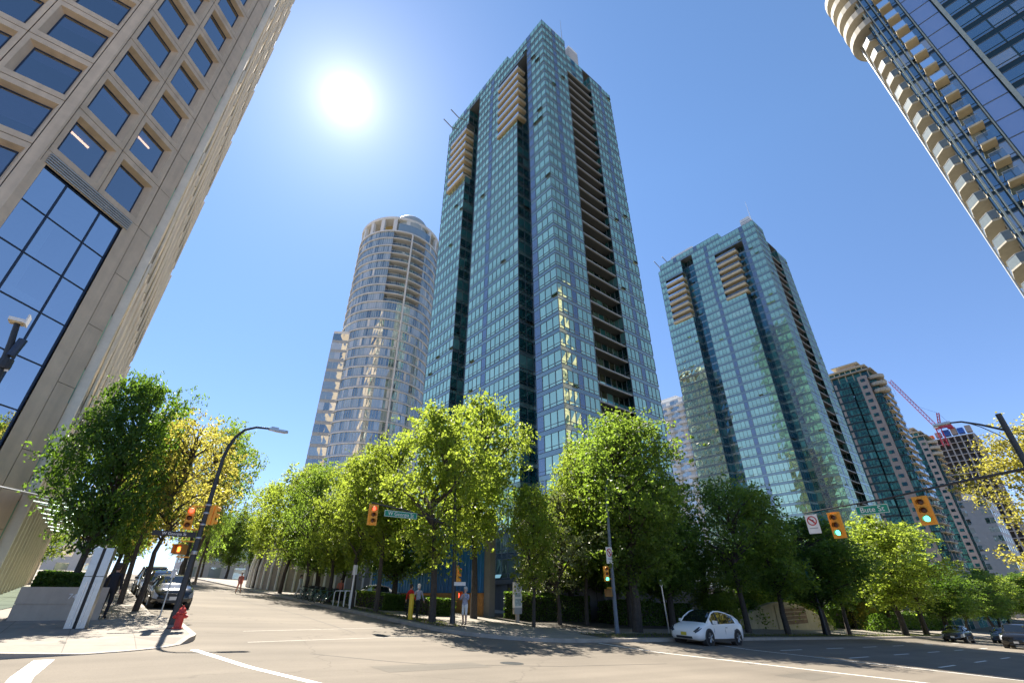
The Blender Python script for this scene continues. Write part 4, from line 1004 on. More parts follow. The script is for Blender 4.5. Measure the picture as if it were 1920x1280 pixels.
hedge(22.8, 30, 27.2, 28.8, 1.6, 'leafdark', 'long dark hedge behind the white map pillar', 6500, size=.14, bulge=.1)
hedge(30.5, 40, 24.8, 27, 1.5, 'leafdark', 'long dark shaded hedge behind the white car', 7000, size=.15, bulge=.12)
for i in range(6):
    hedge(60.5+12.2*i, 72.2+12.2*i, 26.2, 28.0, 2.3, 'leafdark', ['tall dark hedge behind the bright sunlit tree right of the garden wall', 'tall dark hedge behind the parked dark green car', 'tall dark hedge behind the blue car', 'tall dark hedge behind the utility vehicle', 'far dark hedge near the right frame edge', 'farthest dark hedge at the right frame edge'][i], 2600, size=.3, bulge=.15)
hedge(16, 20.5, 44.5, 47, .8, 'leafmid', 'low hedge at the foot of the ribbed hall', 2600)
def shrub(x, y, r, h, leaf, label, seed, n=1500, size=.2):
    rnd = random.Random(seed); b = MB(); s = MB()
    for _ in range(n):
        a = rnd.uniform(0, 6.28); q = rnd.random()**.5; t = rnd.random()**.6
        rr = r*math.sqrt(max(0, 1-t*t*.9))*(1+.18*math.sin(3*a+seed)+.12*math.sin(5*a+t*5))
        leafquad(b, Vector((math.cos(a)*rr*q, math.sin(a)*rr*q, t*h*(.85+.15*q))), size, rnd, min(1, max(0, .5+rnd.gauss(0, .3))), .7)
    for k in range(7):
        a = k*.9; s.tube([(0, 0, 0), (math.cos(a)*r*.4, math.sin(a)*r*.4, h*.7)], [.03, .012], 4)
    t = thing('shrub', label, 'shrub', (x, y, gz(x, y)+.1), seed, 'shrubs in the garden beds'); s.build('stem', M['bark'], t); b.build('foliage', M[leaf], t)
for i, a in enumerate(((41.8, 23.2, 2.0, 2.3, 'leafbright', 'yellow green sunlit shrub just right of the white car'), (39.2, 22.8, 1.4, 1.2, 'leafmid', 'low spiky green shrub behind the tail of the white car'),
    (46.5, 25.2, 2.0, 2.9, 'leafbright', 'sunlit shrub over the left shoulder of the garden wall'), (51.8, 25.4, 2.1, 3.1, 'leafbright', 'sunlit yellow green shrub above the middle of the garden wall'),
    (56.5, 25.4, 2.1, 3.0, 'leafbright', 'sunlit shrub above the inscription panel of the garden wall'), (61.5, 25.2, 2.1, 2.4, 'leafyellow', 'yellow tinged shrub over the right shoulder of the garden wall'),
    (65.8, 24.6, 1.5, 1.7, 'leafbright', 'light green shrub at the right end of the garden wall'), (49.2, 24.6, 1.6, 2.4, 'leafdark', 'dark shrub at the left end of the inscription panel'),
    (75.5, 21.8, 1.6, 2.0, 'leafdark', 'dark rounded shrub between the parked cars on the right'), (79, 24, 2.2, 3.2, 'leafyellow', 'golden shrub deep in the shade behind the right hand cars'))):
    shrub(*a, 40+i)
def grass(name_, rects, n, label):
    rnd = random.Random(5); b = MB(); s = MB()
    for (x0, x1, y0, y1) in rects:
        s.quad(*[(x, y, gz(x, y)+.142) for x, y in ((x0, y0), (x1, y0), (x1, y1), (x0, y1))], 1)
        for _ in range(int(n*(x1-x0)*(y1-y0))):
            x, y = rnd.uniform(x0, x1), rnd.uniform(y0, y1); z = gz(x, y)+.13; h = rnd.uniform(.05, .13); a = rnd.uniform(0, 6.28)
            w = .018; dx, dy = math.cos(a)*w, math.sin(a)*w
            s.add([(x-dx, y-dy, z), (x+dx, y+dy, z), (x+rnd.uniform(-.06, .06), y+rnd.uniform(-.06, .06), z+h)], [(0, 1, 2)], 0, rnd.random())
    o = s.build(name_, [M['grass'], M['soil']]); tag(o, label, 'grass', kind='stuff')
grass('grass', [(13.9, 15.6, 22.6, 27.5), (20.5, 39, 17.9, 19.6), (39.2, 68, 17.9, 19.3), (68.2, 100, 17.9, 19.0), (13.9, 15.0, 27.9, 44)], 45, 'strips of dry green grass along the kerb under the trees')
def flowerbed():
    s = MB(); s.quad(*[(x, y, gz(x, y)+.138) for x, y in ((22, 22.6), (42, 22.6), (42, 34), (22, 34))]); s.quad(*[(x, y, gz(x, y)+.138) for x, y in ((42.2, 24.4), (138, 24.4), (138, 34), (42.2, 34))])
    tag(s.build('garden_bed', M['soil']), 'dark planted earth behind the pavement', kind='structure')
flowerbed()
# ---------------------------------------------------------------- writing
def text_into(b, s, size, fn, m=0, depth=0):
    cu = bpy.data.curves.new('t', 'FONT'); cu.body = s; cu.size = size; cu.align_x = 'CENTER'; cu.align_y = 'CENTER'; cu.resolution_u = 3
    o = bpy.data.objects.new('t', cu); COL.objects.link(o); dg = bpy.context.evaluated_depsgraph_get()
    me = bpy.data.meshes.new_from_object(o.evaluated_get(dg))
    b.add([fn(v.co.x, v.co.y) for v in me.vertices], [tuple(p.vertices) for p in me.polygons], m)
    bpy.data.objects.remove(o); bpy.data.curves.remove(cu); bpy.data.meshes.remove(me)
# street furniture is modelled facing -Y (towards a viewer at negative Y), x to the right
def signal_head(parent, x, y, z, lit, board=True, s=1.0, rz=0.0, lamp='lens'):
    h = thing_part('signal_head', parent, (x, y, z), rz)
    b = MB()
    if board: b.box(-.30*s, .30*s, .06, .085, -.62*s, .62*s)
    b.box(-.17*s, .17*s, .086, .26, -.54*s, .54*s)
    b.box(-.17*s, .17*s, -.02, .059, -.54*s, .54*s)
    housing = b
    me = housing.build('housing', M['sigyellow'], h)
    for i, nm in enumerate(('red', 'amber', 'green')):
        zc = (.36-.36*i)*s; on = lit == nm
        l = MB(); l.lathe([(.001, -.055), (.08*s, -.045), (.125*s, -.022)], 14, (0, 0, zc), ax='y'); l.build('lens', M['siggreen' if nm == 'green' else 'sigred'] if on else M['sigdark'], h)
        v = MB(); n = 14; pts = []
        for k in range(n+1):
            a = R_(-35+250*k/n); pts.append((math.cos(a)*.145*s, math.sin(a)*.145*s))
        for (a, c) in zip(pts, pts[1:]):
            v.quad((a[0], -.02, zc+a[1]), (c[0], -.02, zc+c[1]), (c[0], -.24*s, zc+c[1]-.03), (a[0], -.24*s, zc+a[1]-.03))
        v.build('visor', M['sigyellow'] if not board else M['sigvisor'], h)
    return h
M['sigvisor'] = plain('signal_visor', (.30, .13, .015), .6, var=0)
def thing_part(name, parent, loc, rz=0):
    o = bpy.data.objects.new(name, None); COL.objects.link(o); o.empty_display_size = .1; o.parent = parent; o.location = loc; o.rotation_euler = (0, 0, rz); return o
def flat_part(name, parent, mb, mats): return mb.build(name, mats, parent)

def street_sign(parent, x, y, z, txt, w, h, rz=0):
    o = MB(); o.box(-w/2, w/2, -.012, .012, -h/2, h/2, 0)
    e = .018
    for (a, b_, c, d) in ((-w/2+e, w/2-e, -h/2+e, -h/2+2*e), (-w/2+e, w/2-e, h/2-2*e, h/2-e), (-w/2+e, -w/2+2*e, -h/2+2*e, h/2-2*e), (w/2-2*e, w/2-e, -h/2+2*e, h/2-2*e)): o.box(a, b_, -.016, -.0121, c, d, 1)
    s = o.build('street_name_plate', [M['signgreen'], M['signwhite']], parent); s.location = (x, y, z); s.rotation_euler = (0, 0, rz)
    t = MB(); text_into(t, txt, h*.82, lambda a, b_: (a, -.018, b_-.0)); t.build('lettering', M['signwhite'], s)
    t = MB(); text_into(t, txt, h*.82, lambda a, b_: (-a, .018, b_-.0)); t.build('lettering', M['signwhite'], s)
    return s
def no_left_sign(parent, x, y, z, w, h, rz=0):
    o = MB(); o.box(-w/2, w/2, -.01, .01, -h/2, h/2); s = o.build('turn_sign', M['signwhite'], parent); s.location = (x, y, z); s.rotation_euler = (0, 0, rz)
    c = MB(); cz = h*.17; R0, R1 = w*.40, w*.31; n = 28
    for k in range(n):
        a0, a1 = 2*math.pi*k/n, 2*math.pi*(k+1)/n
        c.quad((R1*math.cos(a0), -.013, cz+R1*math.sin(a0)), (R0*math.cos(a0), -.013, cz+R0*math.sin(a0)), (R0*math.cos(a1), -.013, cz+R0*math.sin(a1)), (R1*math.cos(a1), -.013, cz+R1*math.sin(a1)))
    q = R1*.72; t = w*.045
    c.quad((-q-t, -.0135, cz+q-t), (-q+t, -.0135, cz+q+t), (q+t, -.0135, cz-q+t), (q-t, -.0135, cz-q-t)); c.build('prohibition_ring', M['signred'], s)
    a = MB(); a.quad((.06*w, -.012, cz-.2*w), (.14*w, -.012, cz-.2*w), (.14*w, -.012, cz+.06*w), (.06*w, -.012, cz+.06*w)); a.quad((.06*w, -.012, cz), (.14*w, -.012, cz+.06*w), (-.06*w, -.012, cz+.12*w), (-.08*w, -.012, cz+.05*w))
    a.add([(-.07*w, -.012, cz-.02*w), (-.05*w, -.012, cz+.2*w), (-.22*w, -.012, cz+.13*w)], [(0, 1, 2)]); a.build('turn_arrow', M['signblack'], s)
    l = MB(); 
    for k in range(8): l.quad((-.36*w+.09*k*w, -.012, -h*.235), (-.30*w+.09*k*w, -.012, -h*.235), (-.30*w+.09*k*w, -.012, -h*.20), (-.36*w+.09*k*w, -.012, -h*.20))
    l.build('small_print', M['signblack'], s)
    return s
def walk_box(parent, x, y, z, lit, rz=0, s=1.0, hand=True):
    h = thing_part('walk_signal', parent, (x, y, z), rz); b = MB(); b.box(-.22*s, .22*s, 0, .2, -.22*s, .22*s); b.box(-.24*s, .24*s, -.16, 0, .21*s, .24*s); b.box(-.24*s, -.21*s, -.16, 0, -.2*s, .21*s); b.box(.21*s, .24*s, -.16, 0, -.2*s, .21*s)
    b.build('housing', M['sigdarkbox'], h)
    if lit:
        p = MB(); p.prism([(-.07*s, -.12*s), (.05*s, -.12*s), (.09*s, -.02*s), (.13*s, .03*s), (.10*s, .06*s), (.055*s, .02*s), (.06*s, .12*s), (.02*s, .13*s), (.005*s, .05*s), (-.01*s, .14*s), (-.045*s, .14*s), (-.04*s, .04*s), (-.06*s, .11*s), (-.095*s, .10*s), (-.08*s, 0)], 0, .01)
        p.v = [(v[0], -.02-v[2], v[1]) for v in p.v]; p.build('hand_symbol', M['sigorange'] if lit == 'orange' else M['sigred'], h)
    return h
M['sigdarkbox'] = plain('signal_box', (.30, .15, .03), .6, var=.1)

# left lamp post with signals
def lamp_left():
    x, y = 2.72, 22.3; z = gz(x, y)+.1
    t = thing('street_lamp', 'tall dark curved arm street lamp at the left corner, carrying signals facing several ways', 'street lamp', (x, y, z))
    b = MB(); t.scale = (1.2, 1.2, 1.2); b.tube([(0, 0, -.15), (0, 0, .35)], [.13, .11], 10); b.tube([(0, 0, .35), (0, 0, 2.5), (0, 0, 4.9), (.05, 0, 5.3), (.18, 0, 5.72), (.42, 0, 6.04), (.75, 0, 6.2), (1.2, -.0, 6.24)], [.095, .08, .062, .058, .052, .046, .042, .038], 10); b.build('pole', M['blackmetal'], t)
    h = MB(); h.prism([(1.18, -.07), (1.75, -.1), (1.86, -.04), (1.86, .04), (1.75, .1), (1.18, .07)], 6.19, 6.27); h.prism([(1.25, -.05), (1.5, -.06), (1.5, .06), (1.25, .05)], 6.27, 6.33); hd = h.build('lamp_head', M['metal'], t)
    l = MB(); l.box(1.4, 1.78, -.07, .07, 6.175, 6.189); l.build('lens', M['headlamp'], hd)
    for zz in (2.35, 2.75, 3.1, 3.35, 1.9, 1.95): 
        c = MB(); c.lathe([(.094, zz), (.1, zz+.02), (.094, zz+.05)], 10); c.build('band', M['metal'], t)
    signal_head(t, -.42, -.02, 2.95, 'red', board=False, s=.6, rz=R_(-10)); signal_head(t, .27, .12, 3.1, None, board=False, s=.55, rz=R_(95))
    walk_box(t, -.42, -.05, 2.02, 'orange', s=.6, rz=R_(-35)); 
    br = MB(); 
    for zz in (3.3, 2.6, 2.25, 1.8): br.box(-.45, 0, .0, .04, zz, zz+.035)
    br.box(0, .3, .1, .14, 3.1, 3.14); br.build('bracket', M['sigyellow'], t)
    # black fingerboard with white letters
    p = MB(); p.box(-1.25, -.1, -.02, .0, 2.38, 2.53); o = p.build('direction_plate', M['signblack'], t); q = MB(); text_into(q, 'W Georgia St', .115, lambda a, b_: (a-.68, -.024, 2.455+b_)); q.build('lettering', M['signwhite'], o)
    return t
lamp_left()
def hydrant():
    x, y = 2.72, 20.85; t = thing('fire_hydrant', 'red fire hydrant on the kerb beside the left street lamp', 'fire hydrant', (x, y, gz(x, y)+.12))
    b = MB(); b.lathe([(.17, 0), (.17, .05), (.12, .06), (.115, .42), (.15, .44), (.15, .48), (.12, .5), (.10, .58), (.05, .63), (.03, .64), (.03, .69)], 14); b.build('barrel', M['hydrantred'], t, smooth=False)
    for s, ax in ((1, 'x'), (-1, 'x'), (-1, 'y')):
        c = MB(); c.lathe([(.06, .1*s), (.06, .19*s), (.03, .19*s), (.03, .22*s)], 10, (0, 0, .36), ax=ax); c.build('outlet_cap', M['hydrantred'], t)
hydrant()
def pylon():
    p = Vector((.1, 21.7)); t = thing('wayfinding_pylon', 'slim silver information pylon with a dark vertical slot in front of the planter', 'information pylon', (p.x, p.y, gz(*p)+.1), R_(-14))
    for x0, x1, nm in ((-.26, -.045, 'metal_panel'), (.045, .26, 'metal_panel')):
        b = MB(); b.box(x0, x1, -.16, .16, .03, 1.46); b.box(x0, x1, -.16, .16, 1.48, 2.32); b.build(nm, M['metal'], t)
    b = MB(); b.box(-.0445, .0445, -.12, .12, .02, 2.3); b.build('slot', M['signblack'], t)
    b = MB(); b.box(-.34, .34, -.22, .22, -.02, .028); b.build('base_plate', M['blackmetal'], t)
    b = MB(); b.box(-.14, -.11, -.175, -.161, .1, 1.3); b.box(.1, .115, -.175, -.161, .1, 1.3); b.build('strip', M['signwhite'], t)
pylon()
def planter():
    t = thing('concrete_planter', 'long grey concrete planter with a groove and metal numerals under the big rounded tree', 'planter', (-.55, 24.4, gz(-.55, 24.4)+.05))
    b = MB()
    for z0, z1, o in ((-.2, .56, 0), (.575, 1.1, 0)):
        b.box(-1.2, 1.2, 0, .22, z0, z1); b.box(-1.2, -1.0, .221, 4.4, z0, z1); b.box(1.0, 1.2, .221, 4.6, z0, z1); b.box(-.999, .999, 4.3, 4.5, z0, z1)
    b.box(-1.15, 1.15, .03, .2, .5, .6); b.box(-1.8, 1.5, -.75, -.01, -.2, .03); b.build('planter_wall', M['planter'], t)
    s = MB(); s.box(-.999, .999, .221, 4.3, .3, .98); s.build('soil', M['soil'], t)
    n = MB(); text_into(n, '745', .24, lambda a, b_: (a+.3, -.012, b_+.8)); n.build('numerals', M['signwhite'], t)
planter()
def lamp_edge():
    x, y = -3.5, 18.0; z = gz(x, y)+.12
    t = thing('signal_pole', 'dark pole with small square lamp on top, standing before the lobby glass', 'pole', (x, y, z))
    b = MB(); b.tube([(-.05, 0, 0), (-.12, 0, 3.5), (-.26, 0, 6.7), (-.36, 0, 7.4), (-.46, 0, 8.0)], [.13, .11, .09, .08, .07], 10); b.build('pole', M['blackmetal'], t)
    h = MB(); h.box(-.66, -.30, -.16, .16, 8.02, 8.12); h.box(-.31, -.27, -.17, .17, 8.0, 8.3); h.build('lamp_head', M['signwhite'], t)
    l = MB(); l.box(-.62, -.34, -.12, .12, 7.99, 8.015); l.build('lens', M['soffit'], t)
    c = MB(); c.tube([(-.22, -.02, 7.0), (-.16, -.02, 7.55)], .11, 8); c.build('camera_box', M['navyframe'], t)
    a = MB(); a.box(-1.6, -.1, -.05, .0, 6.55, 6.62); a.build('cross_arm', M['signwhite'], t)
    k = MB(); k.lathe([(.15, 6.6), (.16, 6.66), (.15, 6.9)], 10, (-.24, 0, 0)); k.build('clamp', M['blackmetal'], t)
    signal_head(t, -1.1, 0, 6.0, None, s=.8)
lamp_edge()
# mast arm over the left street
def mast_left():
    x, y = 15.5, 24.0; z = gz(x, y)+.1
    t = thing('signal_mast', 'dark mast by the standing man, its arm carrying W Georgia St sign and red signal', 'traffic signal', (x, y, z))
    b = MB(); b.tube([(.1, 0, -.1), (.1, 0, .4)], [.17, .14], 10); b.tube([(.1, 0, .4), (.05, 0, 2.5), (-.1, 0, 5.2), (-.3, 0, 8.2)], [.12, .105, .09, .065], 10); b.build('pole', M['blackmetal'], t)
    a = MB(); a.tube([(-.1, 0, 4.75), (-1.6, -.02, 5.1), (-3.4, -.03, 5.42), (-5.35, -.03, 5.6)], [.075, .06, .05, .04], 8); a.build('mast_arm', M['blackmetal'], t)
    signal_head(t, -5.2, -.12, 5.02, 'red', s=.82, rz=R_(-8))
    street_sign(t, -3.62, -.1, 5.16, 'W Georgia St', 1.95, .33)
    signal_head(t, .28, -.05, 2.35, 'red', board=False, s=.7, rz=R_(40)); walk_box(t, .32, -.1, 1.35, 'red', s=.85, rz=R_(20))
    q = MB(); q.box(.0, .75, -.14, -.12, 1.82, 2.0); q.build('small_plate', M['signwhite'], t)
    br = MB(); br.box(.0, .35, .0, .04, 2.78, 2.82); br.box(0, .35, 0, .04, 1.05, 1.09); br.build('bracket', M['sigyellow'], t)
mast_left()
def pole_mid():
    x, y = 23.86, 19.7; z = gz(x, y)+.12
    t = thing('signal_pole', 'blue grey lamp pole left of the white car with no left turn sign', 'traffic signal', (x, y, z))
    b = MB(); b.tube([(0, 0, -.1), (0, 0, .3)], [.16, .13], 10); b.tube([(0, 0, .3), (.05, 0, 4), (.25, 0, 8.0), (.5, 0, 8.5), (1.2, 0, 8.9), (2.1, 0, 9.0)], [.12, .10, .07, .06, .05, .045], 10); b.build('pole', M['bluegrey'], t)
    h = MB(); h.prism([(1.9, -.1), (2.6, -.13), (2.7, 0), (2.6, .13), (1.9, .1)], 8.98, 9.08); h.build('lamp_head', M['signwhite'], t)
    no_left_sign(t, -.3, -.2, 3.98, .56, .9)
    signal_head(t, -.52, -.05, 3.0, 'green', board=False, s=.74, rz=R_(-35)); walk_box(t, -.5, -.05, 2.0, None, s=.8, rz=R_(-60))
    br = MB()
    for zz in (3.3, 2.72, 2.25, 1.85): br.box(-.5, 0, 0, .04, zz, zz+.04)
    br.build('bracket', M['sigyellow'], t)
pole_mid()
# mast arm over the right street, seen from the side
def mast_right():
    x, y = 27.4, 1.0; z = gz(x, y)+.1
    t = thing('signal_mast', 'dark mast at the right edge whose arm holds Bute St sign and two signals', 'traffic signal', (x, y, z))
    D = 0-z
    b = MB(); b.tube([(0, 0, 0), (0, 0, .5)], [.2, .17], 10); b.tube([(0, 0, .5), (0, .05, 5), (0, .1, 9.25)], [.13, .115, .10], 12); b.build('pole', M['blackmetal'], t)
    a = MB(); a.tube([(-.05, .1, D+5.95), (-.1, 2.4, D+5.75), (-.15, 5, D+5.45), (-.15, 8.6, D+5.22)], [.06, .05, .04, .03], 8); a.build('mast_arm', M['blackmetal'], t)
    l = MB(); l.tube([(0, .1, D+7.5), (0, .8, D+7.95), (0, 1.3, D+8.2), (0, 1.7, D+8.25)], [.05, .045, .04, .035], 8); l.tube([(0, .1, D+6.9), (0, .4, D+7.4), (0, .8, D+7.85), (0, 1.2, D+8.16)], .018, 6); l.build('lamp_arm', M['blackmetal'], t)
    h = MB(); h.box(-.12, .12, 1.65, 2.25, D+8.22, D+8.31); h.build('lamp_head', M['metal'], t)
    rz = R_(-90)
    signal_head(t, -.3, 3.75, D+4.78, 'green', s=.95, rz=rz); signal_head(t, -.3, 7.25, D+4.52, 'green', s=.95, rz=rz)
    street_sign(t, -.3, 5.6, D+5.03, 'Bute St', 1.32, .40, rz); no_left_sign(t, -.3, 8.25, D+4.66, .56, .88, rz)
    br = MB(); br.box(-.3, -.1, 5.1, 5.14, D+5.2, D+5.42); br.box(-.3, -.1, 6.1, 6.14, D+5.2, D+5.38); br.build('hanger', M['blackmetal'], t)
mast_right()
def simple_post(name, cat, label, x, y, h, r, m, tilt=(0, 0), cap=None):
    t = thing(name, label, cat, (x, y, gz(x, y)+.12)); b = MB(); b.tube([(0, 0, -.05), (tilt[0]*.5, tilt[1]*.5, h*.5), (tilt[0], tilt[1], h)], r, 10); b.build('post', M[m], t)
    if cap: c = MB(); cap(c, tilt, h); c.build('cap', M[m] if m != 'metal' else M['signwhite'], t)
    return t
simple_post('bollard', 'bollard', 'yellow round post on the grass beside the person in the red jacket', 14.2, 26.1, 1.15, .13, 'yellowpost', cap=lambda c, t, h: c.lathe([(.15, h), (.15, h+.05), (.08, h+.11)], 10))
simple_post('parking_post', 'post', 'thin leaning grey post between the pale trunk and the white car', 28.7, 19.6, 2.6, .045, 'metal', (-.15, 0), lambda c, t, h: c.box(t[0]-.1, t[0]+.1, -.03, .03, h, h+.35))
simple_post('parking_post', 'post', 'white leaning sign post at the near end of the bicycle rack', 13.75, 33.6, 2.6, .06, 'signwhite', (0, 0), lambda c, t, h: c.box(-.14, .14, -.03, .03, h-.6, h))
simple_post('parking_post', 'post', 'short thin grey post on the left pavement before the parked black car', 2.6, 25.4, 1.7, .03, 'metal', (0, 0), lambda c, t, h: c.box(-.08, .08, -.02, .02, h-.3, h))
def totem():
    x, y = 21.8, 26.0; t = thing('map_pillar', 'white illuminated style map pillar on a grey foot under the trees', 'map pillar', (x, y, gz(x, y)+.12))
    b = MB(); b.box(-.12, .12, -.06, .06, -.05, .45); b.build('foot', M['planter'], t)
    b = MB(); b.box(-.32, .32, -.09, .09, .45, .8); b.build('grey_base', M['metal'], t); b = MB(); b.box(-.32, .32, -.09, .09, .802, 2.25); b.build('panel', M['signwhite'], t)
    b = MB()
    for (z0, z1, x0, x1) in ((.9, 1.3, -.26, .26), (1.4, 1.62, -.26, .2), (1.85, 2.1, -.12, .12)): b.box(x0, x1, -.095, -.091, z0, z1)
    b.build('map', plain('map_print', (.42, .50, .50), .6, var=.5, scale=7), t)
totem()
def banner():
    x, y = 50.2, 18.6; t = thing('banner_pole', 'dark lamp pole with two teal banners in front of the garden wall', 'banner pole', (x, y, gz(x, y)+.12))
    b = MB(); b.tube([(0, 0, 0), (0, 0, 7.5)], [.11, .06], 10); b.build('pole', M['blackmetal'], t)
    for s, c in ((1, (.10, .30, .34)), (-1, (.06, .20, .16))):
        b = MB(); b.box(min(s*.12, s*.85), max(s*.12, s*.85), -.01, .01, 4.2, 6.4); b.build('banner', plain('banner_teal', c, .7, var=.25, scale=3), t)
banner()

# ---------------------------------------------------------------- low walls
def garden_wall():
    t = thing('garden_wall', 'low arched beige concrete garden wall with brown inscription panel among shrubs', 'wall', (44.0, 23.6, gz(55, 23.6)))
    n = 26; b = MB(); pts = []
    for i in range(n+1):
        u = i/n; x = 22*u; zt = .35+2.15*math.sin(math.pi*u)**.9
        pts.append((x, zt-.042*(x-11)*.6))
    for (x0, z0), (x1, z1) in zip(pts, pts[1:]):
        for y0 in (0,): b.add([(x0, 0, -1.2), (x1, 0, -1.2), (x1, 0, z1), (x0, 0, z0), (x0, .45, -1.2), (x1, .45, -1.2), (x1, .45, z1), (x0, .45, z0)], [(0, 1, 2, 3), (7, 6, 5, 4), (3, 2, 6, 7)])
    b.build('wall', M['gwall'], t)
    p = MB(); p.box(8.6, 9.5, -.1, -.002, -.6, 2.2); p.build('pillar', M['gwall'], t)
    p = MB(); p.box(9.55, 15.6, -.05, -.002, .55, 2.0); pp = p.build('inscription_panel', M['gpanel'], t)
    p = MB()
    for z in (1.95, 1.62, 1.28, .92): p.box(9.7, 15.4, -.075, -.051, z-.03, z+.02)
    p.build('ridge', M['gwall'], pp)
M['gwall'] = plain('beige_wall', (.42, .36, .22), .85, var=.2, scale=1.5, streak=.5); M['gpanel'] = plain('brown_panel', (.17, .11, .06), .8, var=.35, scale=4)
garden_wall()
def blue_wall():
    x = 22.0; zb = gz(x, 38); t = thing('hoarding', 'tall bright blue corrugated metal hoarding behind the standing man', 'hoarding', (x, 38, zb))
    b = MB(); y = -8.0
    while y < 11:
        b.add([(0, y, 1.2), (0, y+.22, 1.2), (.07, y+.28, 1.2), (.07, y+.44, 1.2), (0, y+.5, 1.2), (0, y, 6.4), (0, y+.22, 6.4), (.07, y+.28, 6.4), (.07, y+.44, 6.4), (0, y+.5, 6.4)], [(i, i+1, i+6, i+5) for i in range(4)]); y += .5
    b.build('corrugated_sheet', M['bluewall'], t)
    p = MB(); p.box(.0, .5, -8.7, -8.05, -.6, 6.6); p.build('end_pier', M['greywall'], t)
    p = MB(); p.box(-.12, .5, -8.04, -1.5, -.6, 1.0); p.box(-.2, .5, -8.04, 11, 1.0, 1.18); p.build('timber_base', M['wood'], t)
    p = MB(); p.box(-.1, .5, -1.48, 11, -.6, .99); p.build('base_wall', M['greywall'], t)
    p = MB(); p.box(.12, .6, -8, 11, 1.18, 6.3); p.build('backing', M['greywall'], t)
blue_wall()
def stone_wall():
    x0, y = 25.5, 29.6; t = thing('stone_wall', 'grey stone garden wall in deep shade behind the dark trunks', 'wall', (x0, y, gz(x0, y)))
    b = MB(); b.box(0, 9, 0, .5, -1.2, 3.4); b.box(-.1, 9.1, -.08, .58, 3.4, 3.55); b.build('wall', M['greywall'], t)
    for i in range(6):
        c = MB(); c.box(.6+1.5*i, .66+1.5*i, -.02, -.001, -1, 3.4); c.build('joint', M['joint'], t)
stone_wall()
def ribbed_hall():
    cx, cy = 23.5, 66.0; t = thing('ribbed_hall', 'round grey hall with pale vertical ribs at the end of the bicycles', 'building', (cx, cy, gz(cx, cy)))
    b = MB(); prof = [(9, -1), (9, 2.5), (8.7, 4.5), (7.8, 6.6), (6.2, 8.3), (4, 9.3), (.05, 9.8)]; b.lathe(prof, 48); b.build('shell', M['greywall2'], t)
    for i in range(26):
        a = R_(140+170*i/25); r = MB(); r.tube([(math.cos(a)*(p[0]+.06), math.sin(a)*(p[0]+.06), p[1]+.05) for p in prof[:-1]], .13, 5); r.build('rib', M['whitecon'], t)
M['greywall2'] = plain('warm_grey_wall', (.30, .27, .235), .85, var=.15, scale=1)
ribbed_hall()

# ---------------------------------------------------------------- bicycles and rack
def bicycle():
    t = thing('bicycle', 'x', 'bicycle', (0, 0, 0))
    for x in (-.52, .52):
        w = MB(); n = 22
        for k in range(n):
            a0, a1 = 2*math.pi*k/n, 2*math.pi*(k+1)/n
            w.tube([(x+.33*math.cos(a0), 0, .34+.33*math.sin(a0)), (x+.33*math.cos(a1), 0, .34+.33*math.sin(a1))], .022, 5)
        wo = w.build('wheel', M['rubber'], t); s = MB()
        for k in range(9):
            a = math.pi*k/9; s.tube([(x-.31*math.cos(a), 0, .34-.31*math.sin(a)), (x+.31*math.cos(a), 0, .34+.31*math.sin(a))], .004, 3)
        s.build('spokes', M['metal'], wo)
    f = MB()
    for a, b in (((-.52, .34), (-.1, .32)), ((-.1, .32), (-.2, .85)), ((-.2, .8), (.36, .82)), ((-.1, .32), (.38, .7)), ((-.52, .34), (-.19, .78)), ((.34, .95), (.52, .34))): f.tube([(a[0], 0, a[1]), (b[0], 0, b[1])], .022, 6)
    f.build('frame', M['bikegreen'], t); s = MB(); s.box(-.34, -.08, -.07, .07, .86, .92); s.build('saddle', M['blackmetal'], t)
    h = MB(); h.tube([(.3, -.28, 1.0), (.36, 0, .97), (.3, .28, 1.0)], .018, 6); h.build('handlebar', M['blackmetal'], t)
    k = MB(); k.box(.42, .75, -.16, .16, .78, 1.0); k.build('basket', M['blackmetal'], t); return t
M['bikegreen'] = plain('bike_frame_green', (.10, .22, .16), .4, var=0)
BG = 'bicycles parked at the rack'; bk = bicycle(); bk.location = (13.9, 43.6, gz(13.9, 43.6)+.14); bk.rotation_euler = (0, R_(2), R_(25)); bk['label'] = 'parked bicycle farthest up the street by the forked trunk'; bk['group'] = BG
for y, rz, lb in ((42.2, 20, 'second parked bicycle from the far end of the rack'), (40.9, 30, 'third parked bicycle, in the middle of the row'), (39.5, 22, 'fourth parked bicycle, between the middle one and the nearest'), (38.1, 28, 'nearest parked bicycle next to the white rack hoop')):
    dup(bk, (13.9, y, gz(13.9, y)+.14), R_(rz), lb, BG)
t = thing('bicycle_rack', 'white tubular bicycle rack at the kerb before the hedge', 'bicycle rack', (13.8, 35.8, gz(13.8, 35.8)+.13))
for i in range(3):
    b = MB(); y = -1.0+i*1.0; b.tube([(0, y, 0), (0, y, .85), (.06, y, .95), (.7, y, .95), (.76, y, .85), (.76, y, 0)], .035, 8); b.build('hoop', M['signwhite'], t)

